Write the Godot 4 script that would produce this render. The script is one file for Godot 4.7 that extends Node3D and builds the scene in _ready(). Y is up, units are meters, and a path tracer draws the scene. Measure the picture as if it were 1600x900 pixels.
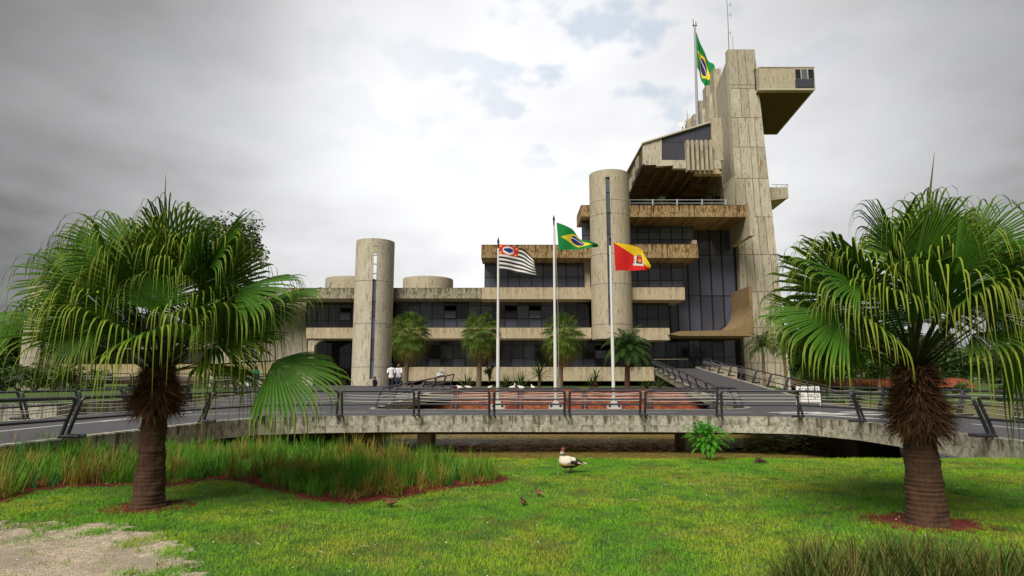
extends Node3D

# ---------------------------------------------------------------- mesh building
class MB:
	var v := PackedVector3Array()
	var uv := PackedVector2Array()
	var c := PackedColorArray()
	var idx := PackedInt32Array()
	var smooth := true
	var tint := Color(1, 1, 1)
	func pt(p: Vector3, u := Vector2.ZERO) -> int:
		v.append(p)
		uv.append(u)
		c.append(tint)
		return v.size() - 1
	func tri(a: int, b: int, d: int) -> void:
		idx.append(a)
		idx.append(b)
		idx.append(d)
	func quad(p0: Vector3, p1: Vector3, p2: Vector3, p3: Vector3, u0 := Vector2(0, 0), u1 := Vector2(1, 0), u2 := Vector2(1, 1), u3 := Vector2(0, 1)) -> void:
		var a := pt(p0, u0)
		pt(p1, u1)
		pt(p2, u2)
		pt(p3, u3)
		tri(a, a + 2, a + 1)
		tri(a, a + 3, a + 2)
	# box with its eight corners: b0..b3 bottom (front left, front right, back right, back left), t0..t3 top
	func hexa(b: Array, t: Array) -> void:
		for k in 4:
			var j := (k + 1) % 4
			var l: float = (b[k] - b[j]).length()
			quad(b[k], b[j], t[j], t[k], Vector2(0, 0), Vector2(l, 0), Vector2(l, 1), Vector2(0, 1))
		quad(b[3], b[2], b[1], b[0])
		quad(t[0], t[1], t[2], t[3])
	func box(lo: Vector3, hi: Vector3) -> void:
		hexa([Vector3(lo.x, lo.y, hi.z), Vector3(hi.x, lo.y, hi.z), Vector3(hi.x, lo.y, lo.z), Vector3(lo.x, lo.y, lo.z)], [Vector3(lo.x, hi.y, hi.z), Vector3(hi.x, hi.y, hi.z), Vector3(hi.x, hi.y, lo.z), Vector3(lo.x, hi.y, lo.z)])
	func obox(at: Vector3, size: Vector3, b := Basis()) -> void:
		var h := size / 2.0
		var q := []
		for y in [-1, 1]:
			for e in [[-1, 1], [1, 1], [1, -1], [-1, -1]]:
				q.append(at + b * Vector3(e[0] * h.x, y * h.y, e[1] * h.z))
		hexa(q.slice(0, 4), q.slice(4, 8))
	# prism of a polygon in the x-y plane, front at z1 (nearer, larger z), back at z0
	func prism(poly: PackedVector2Array, z0: float, z1: float) -> void:
		var area := 0.0
		for k in poly.size():
			area += poly[k].cross(poly[(k + 1) % poly.size()])
		if area < 0:
			poly = poly.duplicate()
			poly.reverse()
		var t := Geometry2D.triangulate_polygon(poly)
		var f := v.size()
		for p in poly:
			pt(Vector3(p.x, p.y, z1), p)
		var g := v.size()
		for p in poly:
			pt(Vector3(p.x, p.y, z0), p)
		for k in range(0, t.size(), 3):
			var a := t[k]
			var b := t[k + 1]
			var d := t[k + 2]
			if (poly[b] - poly[a]).cross(poly[d] - poly[a]) < 0:
				b = t[k + 2]
				d = t[k + 1]
			tri(f + a, f + d, f + b)
			tri(g + a, g + b, g + d)
		var s := 0.0
		for k in poly.size():
			var a := poly[k]
			var b := poly[(k + 1) % poly.size()]
			var l := a.distance_to(b)
			quad(Vector3(a.x, a.y, z0), Vector3(b.x, b.y, z0), Vector3(b.x, b.y, z1), Vector3(a.x, a.y, z1), Vector2(s, 0), Vector2(s + l, 0), Vector2(s + l, 1), Vector2(s, 1))
			s += l
	# prism of a polygon in the x-z plane
	func slab(poly: PackedVector2Array, y0: float, y1: float) -> void:
		var keep := v.size()
		prism(poly, y0, y1)
		for k in range(keep, v.size()):
			var p := v[k]
			v[k] = Vector3(p.x, p.z, p.y)
		# swapping two axes mirrors the faces: turn them round
		for k in range(idx.size() - 3, -1, -3):
			if idx[k] < keep:
				break
			var h := idx[k + 1]
			idx[k + 1] = idx[k + 2]
			idx[k + 2] = h
	func tube(p: Array, r, sides := 8, cap := true) -> void:
		var n := p.size()
		var side := Vector3.ZERO
		var first := v.size()
		for k in n:
			var t: Vector3 = (p[mini(k + 1, n - 1)] - p[maxi(k - 1, 0)]).normalized()
			if side == Vector3.ZERO:
				side = t.cross(Vector3.UP if absf(t.y) < 0.9 else Vector3.RIGHT).normalized()
			else:
				side = (side - t * side.dot(t)).normalized()
			var up := side.cross(t)
			var rad: float = r[k] if r is Array else r
			for s in sides:
				var a := TAU * s / sides
				pt(p[k] + (side * cos(a) + up * sin(a)) * rad, Vector2(float(s) / sides, k))
		for k in n - 1:
			for s in sides:
				var a := first + k * sides + s
				var b := first + k * sides + (s + 1) % sides
				tri(a, b, a + sides)
				tri(b, b + sides, a + sides)
		if cap:
			for e in [0, n - 1]:
				var m := pt(p[e])
				var q := v.size()
				for s in sides:
					pt(v[first + e * sides + s])
				for s in sides:
					if e == 0:
						tri(m, q + (s + 1) % sides, q + s)
					else:
						tri(m, q + s, q + (s + 1) % sides)
	# solid of revolution about a vertical axis: profile of (radius, height), upwards
	func lathe(at: Vector3, prof: Array, sides := 24, wob := 0.0, noise: FastNoiseLite = null) -> void:
		var first := v.size()
		for k in prof.size():
			for s in sides + 1:
				var a := TAU * s / sides
				var rr: float = prof[k].x
				if noise:
					rr += wob * noise.get_noise_3d(cos(a) * 40.0, prof[k].y * 160.0, sin(a) * 40.0)
				pt(at + Vector3(cos(a) * rr, prof[k].y, sin(a) * rr), Vector2(float(s) / sides, prof[k].y))
		for k in prof.size() - 1:
			for s in sides:
				var a := first + k * (sides + 1) + s
				tri(a, a + 1, a + sides + 1)
				tri(a + 1, a + sides + 2, a + sides + 1)
	func done() -> ArrayMesh:
		var m := ArrayMesh.new()
		var a := []
		a.resize(Mesh.ARRAY_MAX)
		a[Mesh.ARRAY_VERTEX] = v
		a[Mesh.ARRAY_TEX_UV] = uv
		a[Mesh.ARRAY_COLOR] = c
		a[Mesh.ARRAY_INDEX] = idx
		if smooth:
			var n := PackedVector3Array()
			n.resize(v.size())
			for k in range(0, idx.size(), 3):
				var f := (v[idx[k + 2]] - v[idx[k]]).cross(v[idx[k + 1]] - v[idx[k]])
				n[idx[k]] += f
				n[idx[k + 1]] += f
				n[idx[k + 2]] += f
			for k in n.size():
				n[k] = n[k].normalized() if n[k].length_squared() > 1e-20 else Vector3.UP
			a[Mesh.ARRAY_NORMAL] = n
		m.add_surface_from_arrays(Mesh.PRIMITIVE_TRIANGLES, a)
		return m

# ---------------------------------------------------------------- naming and tagging
var used := {}
var M := {}
var rng := RandomNumberGenerator.new()

func numbered(called: String) -> String:
	if not used.has(called):
		used[called] = 0
		return called
	used[called] += 1
	return "%s_%03d" % [called, used[called]]

func tag(o: Node, label: String, category: String, group := "", kind := "") -> Node:
	if label:
		o.set_meta("label", label)
	if category:
		o.set_meta("category", category)
	if group:
		o.set_meta("group", group)
	if kind:
		o.set_meta("kind", kind)
	return o

func thing(called: String, label: String, category: String, at := Vector3.ZERO, group := "", turn := 0.0) -> Node3D:
	var o := Node3D.new()
	o.name = numbered(called)
	add_child(o)
	o.position = at
	o.rotation.y = turn
	tag(o, label, category, group)
	return o

func obj(called: String, mesh, m: Material, parent: Node = null) -> MeshInstance3D:
	var o := MeshInstance3D.new()
	o.mesh = mesh.done() if mesh is MB else mesh
	o.material_override = m
	if parent == null:
		o.name = numbered(called)
		add_child(o)
	else:
		o.name = called
		parent.add_child(o, true)
	return o

func struct(called: String, mesh, m: Material) -> MeshInstance3D:
	var o := obj(called, mesh, m)
	o.set_meta("kind", "structure")
	return o

# ---------------------------------------------------------------- measuring: a spot in the photograph (1600 x 900) at a distance in metres
const EYE := 1.7
const FOC := 975.0
const DROP := 142.0
var ct := cos(atan(DROP / FOC))
var sn := sin(atan(DROP / FOC))

func P(px: float, py: float, d: float) -> Vector3:
	var a := (450.0 - py) / FOC
	var s := d / (ct - sn * a)
	return Vector3((px - 800.0) / FOC * s, EYE + (a * ct + sn) * s, -d)

func Y(py: float, d: float) -> float:
	return P(800, py, d).y

func X(px: float, py: float, d: float) -> float:
	return P(px, py, d).x

func P2(px: float, py: float, d: float) -> Vector2:
	var p := P(px, py, d)
	return Vector2(p.x, p.y)

# a box whose front face spans those spots at distance d, thick metres deep
func fbox(m: MB, xl: float, xr: float, yt: float, yb: float, d: float, thick: float) -> void:
	var ym := (yt + yb) / 2
	m.box(Vector3(X(xl, ym, d), Y(yb, d), -d - thick), Vector3(X(xr, ym, d), Y(yt, d), -d))

func on_ground(px: float, py: float, h := 0.0) -> Vector3:
	var a := (450.0 - py) / FOC
	var s := (h - EYE) / (a * ct + sn)
	return Vector3((px - 800.0) / FOC * s, h, -s * (ct - sn * a))

# ---------------------------------------------------------------- textures
func nz(sd: int, freq: float, oct: int, w: int, h: int, stretch := 1) -> PackedByteArray:
	var n := FastNoiseLite.new()
	n.seed = sd
	n.noise_type = FastNoiseLite.TYPE_SIMPLEX_SMOOTH
	n.frequency = freq
	n.fractal_octaves = oct
	var im := n.get_seamless_image(w, h / stretch)
	if stretch > 1:
		im.resize(w, h, Image.INTERPOLATE_CUBIC)
	im.convert(Image.FORMAT_L8)
	return im.get_data()

func cbytes(b: PackedByteArray, i: int, c: Color) -> void:
	b[i * 3] = int(clampf(c.r, 0, 1) * 255.0)
	b[i * 3 + 1] = int(clampf(c.g, 0, 1) * 255.0)
	b[i * 3 + 2] = int(clampf(c.b, 0, 1) * 255.0)

func paint(w: int, h: int, how: Callable) -> ImageTexture:
	var b := PackedByteArray()
	b.resize(w * h * 3)
	for i in w * h:
		cbytes(b, i, (how.call(i) as Color).linear_to_srgb())
	return ImageTexture.create_from_image(Image.create_from_data(w, h, false, Image.FORMAT_RGB8, b))

func grey(data: PackedByteArray, w: int, h: int) -> ImageTexture:
	return ImageTexture.create_from_image(Image.create_from_data(w, h, false, Image.FORMAT_L8, data))

func mat(called: String, color: Color, rough := 0.8) -> StandardMaterial3D:
	var m := StandardMaterial3D.new()
	m.resource_name = called
	m.albedo_color = color.linear_to_srgb()
	m.roughness = rough
	M[called] = m
	return m

func tex_mat(called: String, t: Texture2D, metres: float, rough := 0.85, bump: Texture2D = null, cm := 0.0) -> StandardMaterial3D:
	var m := mat(called, Color(1, 1, 1), rough)
	m.albedo_texture = t
	m.uv1_triplanar = true
	m.uv1_world_triplanar = true
	m.uv1_scale = Vector3.ONE / metres
	if bump:
		m.heightmap_enabled = true
		m.heightmap_texture = bump
		m.heightmap_scale = cm
	return m

func leafy(called: String, through := 0.5, rough := 0.55) -> StandardMaterial3D:
	var m := mat(called, Color(1, 1, 1), rough)
	m.vertex_color_use_as_albedo = true
	m.backlight_enabled = true
	m.backlight = Color(through, through, through)
	m.cull_mode = BaseMaterial3D.CULL_DISABLED
	return m

func sstep(a: float, b: float, x: float) -> float:
	return smoothstep(a, b, x)

func make_materials() -> void:
	var n1 := nz(1, 0.012, 4, 512, 512)
	var n2 := nz(2, 0.05, 4, 512, 512)
	var st := nz(3, 0.030, 3, 512, 512, 8)
	var st2 := nz(4, 0.10, 2, 512, 512, 16)
	var fine := nz(5, 0.3, 2, 512, 512)
	var boards := nz(6, 0.2, 1, 512, 512, 64)
	# board-marked concrete, in three tones
	for k in 4:
		var a: Color = [Color(0.64, 0.59, 0.475), Color(0.57, 0.51, 0.385), Color(0.53, 0.485, 0.385), Color(0.52, 0.41, 0.24)][k]
		var t := paint(512, 512, func(i: int):
			var big := n1[i] / 255.0
			var s := st[i] / 255.0
			var s2 := st2[i] / 255.0
			var f := fine[i] / 255.0
			var q := a * (0.78 + 0.22 * big + 0.24 * (s2 - 0.5) + 0.20 * (f - 0.5))
			q = q.lerp(Color(0.24, 0.15, 0.06), 0.7 * sstep(0.56, 0.85, s) * sstep(0.35, 0.65, big))
			q = q.lerp(Color(0.12, 0.105, 0.08), 0.6 * sstep(0.55, 0.8, 1.0 - s) * sstep(0.38, 0.66, n2[i] / 255.0))
			return q)
		var m := tex_mat("concrete_%d" % k, t, [7.0, 6.1, 5.3, 4.7][k], 0.9, grey(boards, 512, 512) if k == 0 else (M.concrete_0 as StandardMaterial3D).heightmap_texture, 0.8)
		m.uv1_offset = Vector3(0.13 * k, 0.29 * k, 0.37 * k)
	# stained parapets: laid along the band, u in metres / 8, v from the foot of the band (0) to its top (1)
	var kinds := {
		"band_rust": [Color(0.44, 0.34, 0.18), Color(0.20, 0.085, 0.018), Color(0.050, 0.028, 0.011), 1.0],
		"band_tan": [Color(0.62, 0.54, 0.39), Color(0.42, 0.28, 0.12), Color(0.16, 0.105, 0.05), 0.42],
		"band_moss": [Color(0.48, 0.44, 0.335), Color(0.10, 0.085, 0.035), Color(0.05, 0.043, 0.025), 0.8],
		"fascia": [Color(0.56, 0.55, 0.475), Color(0.17, 0.16, 0.09), Color(0.045, 0.042, 0.028), 0.75],
	}
	var b1 := nz(11, 0.03, 4, 1024, 128, 2)
	var b2 := nz(12, 0.012, 3, 1024, 128, 8)
	var b3 := nz(13, 0.09, 3, 1024, 128)
	var b4 := nz(14, 0.03, 3, 1024, 128, 8)
	for name in kinds:
		var w: Array = kinds[name]
		var light: Color = w[0]
		var stain: Color = w[1]
		var dark: Color = w[2]
		var much: float = w[3]
		var t := paint(1024, 128, func(i: int):
			var up := 1.0 - float(i / 1024) / 127.0
			var a := b1[i] / 255.0
			var b := b2[i] / 255.0
			var f := b3[i] / 255.0
			var d := b4[i] / 255.0
			var q := light * (0.8 + 0.4 * (f - 0.5) + 0.3 * (b - 0.4))
			q = q.lerp(stain, much * sstep(0.34, 0.72, a * 0.6 + b * 0.4 + 0.12 * (up - 0.5)))
			q = q.lerp(dark, much * sstep(0.60, 0.80, d + 0.22 * (up - 0.55) + 0.16 * (f - 0.5)))
			q = q.lerp(dark, 0.75 * much * sstep(0.90, 0.99, up + 0.1 * (f - 0.5)))
			q = q.lerp(light * 1.25, 0.6 * sstep(0.66, 0.80, 1.0 - d) * sstep(0.5, 0.62, f))
			return q)
		var m := mat(name, Color(1, 1, 1), 0.92)
		m.albedo_texture = t
		m.uv1_scale = Vector3(1.0 / 8.0, -1.0, 1)
		m.uv1_offset = Vector3(0, 1, 0)
	# ground
	var g1 := nz(21, 0.010, 4, 1024, 1024)
	var g2 := nz(22, 0.04, 4, 1024, 1024)
	var g3 := nz(23, 0.35, 2, 1024, 1024)
	tex_mat("lawn", paint(1024, 1024, func(i: int):
		var p := g1[i] / 255.0
		var q := g2[i] / 255.0
		var f := g3[i] / 255.0
		var c := Color(0.050, 0.125, 0.013).lerp(Color(0.13, 0.14, 0.025), sstep(0.45, 0.8, p * 0.6 + q * 0.4))
		c = c.lerp(Color(0.17, 0.12, 0.035), 0.7 * sstep(0.62, 0.8, q) * sstep(0.4, 0.7, p))
		return c * (0.65 + 0.6 * f)), 9.0, 1.0, grey(g3, 1024, 1024), 1.6)
	tex_mat("soil", paint(512, 512, func(i: int):
		var f := fine[i] / 255.0
		return Color(0.26, 0.030, 0.012).lerp(Color(0.12, 0.016, 0.009), n2[i] / 255.0) * (0.6 + 0.7 * f)), 1.6, 1.0, grey(fine, 512, 512), 2.0)
	tex_mat("red_earth", paint(512, 512, func(i: int):
		var f := fine[i] / 255.0
		var q := n2[i] / 255.0
		var s := n1[i] / 255.0
		var c := Color(0.25, 0.046, 0.018).lerp(Color(0.30, 0.14, 0.040), sstep(0.5, 0.75, q))
		return c.lerp(Color(0.14, 0.024, 0.012), sstep(0.45, 0.65, s)) * (0.75 + 0.5 * f)), 7.0, 1.0, grey(n2, 512, 512), 6.0)
	tex_mat("gravel", paint(512, 512, func(i: int):
		var f := fine[i] / 255.0
		var q := n2[i] / 255.0
		return Color(0.58, 0.51, 0.41).lerp(Color(0.42, 0.34, 0.25), q) * (0.55 + 0.8 * f)), 1.3, 1.0, grey(fine, 512, 512), 2.5)
	tex_mat("asphalt", paint(512, 512, func(i: int):
		var f := fine[i] / 255.0
		var q := n1[i] / 255.0
		return Color(0.085, 0.085, 0.097) * (0.75 + 0.35 * q + 0.5 * (f - 0.5))), 3.0, 0.75, grey(fine, 512, 512), 0.5)
	tex_mat("bark", paint(512, 512, func(i: int):
		var f := fine[i] / 255.0
		var q := n2[i] / 255.0
		var s := st2[i] / 255.0
		return Color(0.135, 0.070, 0.040).lerp(Color(0.05, 0.024, 0.014), s) * (0.6 + 0.5 * q + 0.5 * f)), 0.9, 0.95, grey(fine, 512, 512), 2.0)
	tex_mat("grey_bark", paint(512, 512, func(i: int):
		return Color(0.20, 0.15, 0.10) * (0.45 + 0.6 * n2[i] / 255.0 + 0.4 * fine[i] / 255.0)), 1.5, 0.95, grey(fine, 512, 512), 2.0)
	# water
	var w1 := FastNoiseLite.new()
	w1.seed = 5
	w1.frequency = 0.028
	w1.fractal_octaves = 4
	var wi := w1.get_seamless_image(512, 512)
	wi.resize(512, 256)
	var wh := wi.duplicate()
	wi.convert(Image.FORMAT_RGBA8)
	var m := mat("water", Color(0.20, 0.16, 0.042), 0.10)
	m.uv1_triplanar = true
	m.uv1_world_triplanar = true
	m.uv1_scale = Vector3(1.0 / 3.4, 1.0 / 3.4, 1.0 / 2.2)
	m.heightmap_enabled = true
	m.heightmap_texture = ImageTexture.create_from_image(wh)
	m.heightmap_scale = 5.0
	m.metallic_specular = 0.35
	# glass and metal
	var tones := [Color(0.110, 0.120, 0.180), Color(0.075, 0.080, 0.115), Color(0.024, 0.024, 0.029), Color(0.008, 0.008, 0.009), Color(0.13, 0.15, 0.21), Color(0.030, 0.048, 0.043)]
	for k in tones.size():
		var gl := mat("pane_%d" % k, tones[k], 0.06)
		gl.metallic_specular = 0.8
	mat("mullion", Color(0.012, 0.012, 0.014), 0.5)
	mat("panel_blue", Color(0.065, 0.066, 0.088), 0.35)
	mat("dark_wall", Color(0.012, 0.011, 0.010), 0.9)
	mat("brown_wall", Color(0.075, 0.032, 0.017), 0.9)
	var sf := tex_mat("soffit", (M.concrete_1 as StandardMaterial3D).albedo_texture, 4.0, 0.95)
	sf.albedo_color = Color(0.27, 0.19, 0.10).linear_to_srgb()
	var cm := tex_mat("canopy", (M.concrete_1 as StandardMaterial3D).albedo_texture, 4.0, 0.9)
	cm.albedo_color = Color(0.54, 0.43, 0.28).linear_to_srgb()
	mat("rail", Color(0.058, 0.060, 0.078), 0.42).metallic = 0.35
	mat("cable", Color(0.55, 0.54, 0.52), 0.5)
	mat("rail_light", Color(0.38, 0.40, 0.46), 0.45)
	mat("white_paint", Color(0.82, 0.82, 0.80), 0.35)
	mat("road_paint", Color(0.62, 0.62, 0.60), 0.8)
	mat("kerb", Color(0.60, 0.55, 0.44), 0.9)
	mat("dark_metal", Color(0.03, 0.03, 0.032), 0.5)
	mat("black_print", Color(0.012, 0.012, 0.013), 0.7)
	mat("red_print", Color(0.35, 0.08, 0.06), 0.7)
	mat("blue_print", Color(0.10, 0.24, 0.55), 0.6)
	mat("skin", Color(0.30, 0.16, 0.10), 0.6)
	mat("hair", Color(0.022, 0.013, 0.008), 0.6)
	mat("hair_brown", Color(0.12, 0.055, 0.025), 0.6)
	mat("white_cloth", Color(0.78, 0.79, 0.84), 0.9)
	mat("navy_cloth", Color(0.012, 0.016, 0.03), 0.9)
	mat("denim", Color(0.10, 0.15, 0.26), 0.9)
	mat("teal_cloth", Color(0.03, 0.30, 0.26), 0.9)
	mat("shoe", Color(0.02, 0.018, 0.016), 0.6)
	mat("joint", Color(0.17, 0.135, 0.09), 0.95)
	leafy("leaf", 0.5, 0.6).metallic_specular = 0.3
	leafy("grass", 0.5, 0.75)
	leafy("tree_leaf", 0.45, 0.6)
	leafy("dry", 0.15, 0.95)
	var ft := mat("feather", Color(1, 1, 1), 0.85)
	ft.vertex_color_use_as_albedo = true
	var pb := mat("pebble", Color(1, 1, 1), 0.95)
	pb.vertex_color_use_as_albedo = true

# ---------------------------------------------------------------- camera, sky, sun
func make_sky() -> Texture2D:
	var w := 2048
	var h := 1024
	var big := FastNoiseLite.new()
	big.seed = 71
	big.frequency = 1.0
	big.fractal_octaves = 5
	var wisp := FastNoiseLite.new()
	wisp.seed = 12
	wisp.frequency = 3.6
	wisp.fractal_octaves = 6
	wisp.fractal_gain = 0.55
	var data := PackedFloat32Array()
	data.resize(w * h * 3)
	for y in h:
		var el := PI / 2 - (y + 0.5) / h * PI
		for x in w:
			var i := (y * w + x) * 3
			if el < -0.03:
				data[i] = 0.10; data[i + 1] = 0.10; data[i + 2] = 0.095
				continue
			var az := (x + 0.5) / w * TAU
			var d := Vector3(sin(az) * cos(el), sin(el), -cos(az) * cos(el))
			# a deck of cloud some way up: look the noise up where the line of sight meets it
			var k := 1.0 / (d.y + 0.16)
			var q := Vector3(d.x * k, d.z * k, 0.3)
			var n := big.get_noise_3dv(q * 0.9)
			var f := wisp.get_noise_3dv(q * 1.1 + Vector3(3, 7, 1))
			# thin cloud with the sun behind it round that direction; thicker, greyer cloud elsewhere
			var ca := d.dot(Vector3(0.05, 0.30, -0.95).normalized())
			var glow := exp(-pow((1.0 - ca) / 0.165, 1.5))
			var l := 0.058 + 0.345 * glow + 0.045 * n + 0.020 * f
			l += 0.06 * glow * n
			var spot := d.dot(Vector3(0.127, 0.469, -0.874))
			var hole := sstep(0.0, 0.34, f + 0.35 * n) * sstep(0.15, 0.45, d.y) * (0.22 + 0.95 * exp(-(1.0 - spot) / 0.022))
			var c := Color(l * 0.985, l * 0.99, l * 1.01)
			c = c.lerp(Color(l * 0.66, l * 0.74, l * 0.84), minf(0.9 * hole, 0.95))
			data[i] = maxf(c.r, 0.02); data[i + 1] = maxf(c.g, 0.02); data[i + 2] = maxf(c.b, 0.02)
	return ImageTexture.create_from_image(Image.create_from_data(w, h, false, Image.FORMAT_RGBF, data.to_byte_array()))

func _ready() -> void:
	rng.seed = 20
	var cam := Camera3D.new()
	cam.name = "camera"
	cam.position = Vector3(0, EYE, 0)
	cam.rotation.x = atan(DROP / FOC)
	cam.fov = rad_to_deg(2.0 * atan(450.0 / FOC))
	cam.near = 0.1
	cam.far = 4000.0
	add_child(cam)
	cam.current = true
	var sky := Sky.new()
	var sm := PanoramaSkyMaterial.new()
	sm.panorama = make_sky()
	sky.sky_material = sm
	var e := Environment.new()
	e.background_mode = Environment.BG_SKY
	e.sky = sky
	e.background_energy_multiplier = 1.0
	e.tonemap_mode = Environment.TONE_MAPPER_LINEAR
	e.tonemap_exposure = 2.6
	e.sdfgi_enabled = true
	e.ssao_enabled = true
	e.ssil_enabled = true
	var we := WorldEnvironment.new()
	we.name = "world_environment"
	we.environment = e
	add_child(we)
	var sun := DirectionalLight3D.new()
	sun.name = "sun"
	sun.light_energy = 0.5
	sun.light_color = Color(1.0, 0.967, 0.91)
	sun.light_angular_distance = 32.0
	sun.shadow_enabled = true
	sun.rotation = Vector3(deg_to_rad(-48), deg_to_rad(-28), 0)
	sun.sky_mode = DirectionalLight3D.SKY_MODE_LIGHT_ONLY
	add_child(sun)
	make_materials()
	make_terrain()
	make_building()
	make_far_left()
	make_bridge()
	make_railings()
	make_poles_and_flags()
	make_plants()
	make_trees()
	make_front_palms()
	make_grass()
	make_people_and_birds()
	make_small_things()

# ---------------------------------------------------------------- ground and water
var ground_noise := FastNoiseLite.new()

func ground_h(x: float, z: float) -> float:
	var d := -z
	var wob := ground_noise.get_noise_2d(x * 0.6, z * 0.6)
	# the near lawn ends in a bank down to the lake
	var near := 1.0 - sstep(13.8, 15.3, d + 0.35 * wob)
	var h := lerpf(-1.9, 0.0, near)
	# banks on either side and behind
	var far_d := 82.0 if x > 21.0 else 50.0
	h = lerpf(h, 0.75 if x > 21.0 else 1.05, sstep(far_d - (14.0 if x > 21.0 else 6.0), far_d, d + wob))
	if x < 0:
		h = lerpf(h, 0.75, sstep(21.0, 26.0, -x + wob) * sstep(12.0, 16.0, d))
	h = lerpf(h, 0.0, sstep(40.0, 60.0, x) * (1.0 - sstep(20, 40, d)))
	return h + 0.025 * wob * sstep(4.0, 8.0, d)

func make_terrain() -> void:
	ground_noise.seed = 4
	ground_noise.frequency = 0.6
	var xs := []
	var zs := []
	var x := -60.0
	while x <= 60.0:
		xs.append(x)
		x += 0.5
	var z := 12.0
	while z >= -75.0:
		zs.append(z)
		z -= 0.5
	for far in [90.0, 130.0, 200.0, 350.0, 700.0, 1800.0]:
		xs.push_front(-far)
		xs.append(far)
		zs.append(-far)
		if far > 100:
			zs.push_front(far - 90.0)
	var m := MB.new()
	for zz in zs:
		for xx in xs:
			m.pt(Vector3(xx, ground_h(xx, zz), zz))
	var n := xs.size()
	for j in zs.size() - 1:
		for i in n - 1:
			var a := j * n + i
			m.tri(a, a + n, a + 1)
			m.tri(a + 1, a + n, a + n + 1)
	struct("lawn", m, M.lawn)
	# the lake: one still sheet
	var w := MB.new()
	var rip := FastNoiseLite.new()
	rip.seed = 8
	rip.frequency = 1.0
	rip.fractal_octaves = 3
	var wx := [-70.0, -45.0]
	var wz := [-12.0]
	var at := -22.0
	while at < 27.0:
		wx.append(at)
		at += 0.14
	wx.append_array([40.0, 60.0, 110.0])
	at = -13.5
	while at > -36.0:
		wz.append(at)
		at -= 0.085
	wz.append_array([-40.0, -60.0, -90.0])
	for zz in wz:
		for xx in wx:
			w.pt(Vector3(xx, -1.0 + 0.034 * rip.get_noise_2d(xx * 1.5, zz * 3.0) + 0.012 * rip.get_noise_2d(xx * 4.0 + 70, zz * 7.0), zz))
	for j in wz.size() - 1:
		for i in wx.size() - 1:
			var a := j * wx.size() + i
			w.tri(a, a + wx.size(), a + 1)
			w.tri(a + 1, a + wx.size(), a + wx.size() + 1)
	struct("water", w, M.water)
	# the bank of red earth before the building
	var r := MB.new()
	var cols := 64
	var rows := 50
	for j in rows + 1:
		for i in cols + 1:
			var xx := lerpf(-5.6, 12.6, float(i) / cols)
			var d := lerpf(31.0, 57.5, float(j) / rows)
			var wob := ground_noise.get_noise_2d(xx * 1.3, d * 1.3)
			var up := sstep(35.5, 46.5, d + 0.8 * wob)
			r.pt(Vector3(xx, lerpf(-1.7, 0.98, up) + 0.10 * wob, -d))
	for j in rows:
		for i in cols:
			var a := j * (cols + 1) + i
			r.tri(a, a + cols + 1, a + 1)
			r.tri(a + 1, a + cols + 1, a + cols + 2)
	struct("red_earth_bank", r, M.red_earth)
	# red cutting on the far right shore
	var q := MB.new()
	for k in 41:
		var xx := lerpf(33, 62, k / 40.0)
		var wob := ground_noise.get_noise_1d(k * 3.0)
		q.pt(Vector3(xx, 0.6, -84 + wob))
		q.pt(Vector3(xx, 1.75 + 0.3 * wob, -86.0 + wob))
		q.pt(Vector3(xx, 1.0, -91))
	for k in 40:
		for s in 2:
			var a := k * 3 + s
			q.tri(a, a + 1, a + 3)
			q.tri(a + 1, a + 4, a + 3)
	struct("red_earth_cutting", q, M.red_earth)

# ---------------------------------------------------------------- the concrete building
func band(parent: Node, called: String, xl: float, xr: float, yt: float, yb: float, d: float, thick: float, m: String) -> MeshInstance3D:
	var b := MB.new()
	var ym := (yt + yb) / 2
	var x0 := X(xl, ym, d)
	var x1 := X(xr, ym, d)
	var y0 := Y(yb, d)
	var y1 := Y(yt, d)
	var u := rng.randf() * 8.0
	var e := 0.05
	var z := -d
	var zb := -d - thick
	var l := x1 - x0
	# front, with a small chamfer along its top and foot
	b.quad(Vector3(x0, y0 + e, z), Vector3(x1, y0 + e, z), Vector3(x1, y1 - e, z), Vector3(x0, y1 - e, z), Vector2(u, 0.03), Vector2(u + l, 0.03), Vector2(u + l, 0.97), Vector2(u, 0.97))
	b.quad(Vector3(x0, y1 - e, z), Vector3(x1, y1 - e, z), Vector3(x1, y1, z - e), Vector3(x0, y1, z - e), Vector2(u, 0.97), Vector2(u + l, 0.97), Vector2(u + l, 1), Vector2(u, 1))
	b.quad(Vector3(x0, y0, z - e), Vector3(x1, y0, z - e), Vector3(x1, y0 + e, z), Vector3(x0, y0 + e, z), Vector2(u, 0), Vector2(u + l, 0), Vector2(u + l, 0.03), Vector2(u, 0.03))
	b.quad(Vector3(x1, y0, z - e), Vector3(x1, y0, zb), Vector3(x1, y1, zb), Vector3(x1, y1, z - e), Vector2(u, 0), Vector2(u + thick, 0), Vector2(u + thick, 1), Vector2(u, 1))
	b.quad(Vector3(x0, y0, zb), Vector3(x0, y0, z - e), Vector3(x0, y1, z - e), Vector3(x0, y1, zb), Vector2(u, 0), Vector2(u + thick, 0), Vector2(u + thick, 1), Vector2(u, 1))
	b.quad(Vector3(x0, y1, z - e), Vector3(x1, y1, z - e), Vector3(x1, y1, zb), Vector3(x0, y1, zb), Vector2(u, 0.9), Vector2(u + l, 0.9), Vector2(u + l, 1), Vector2(u, 1))
	b.quad(Vector3(x0, y0, zb), Vector3(x1, y0, zb), Vector3(x1, y0, z - e), Vector3(x0, y0, z - e), Vector2(u, 0), Vector2(u + l, 0), Vector2(u + l, 0.3), Vector2(u, 0.3))
	return obj(called, b, M[m], parent)

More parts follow.
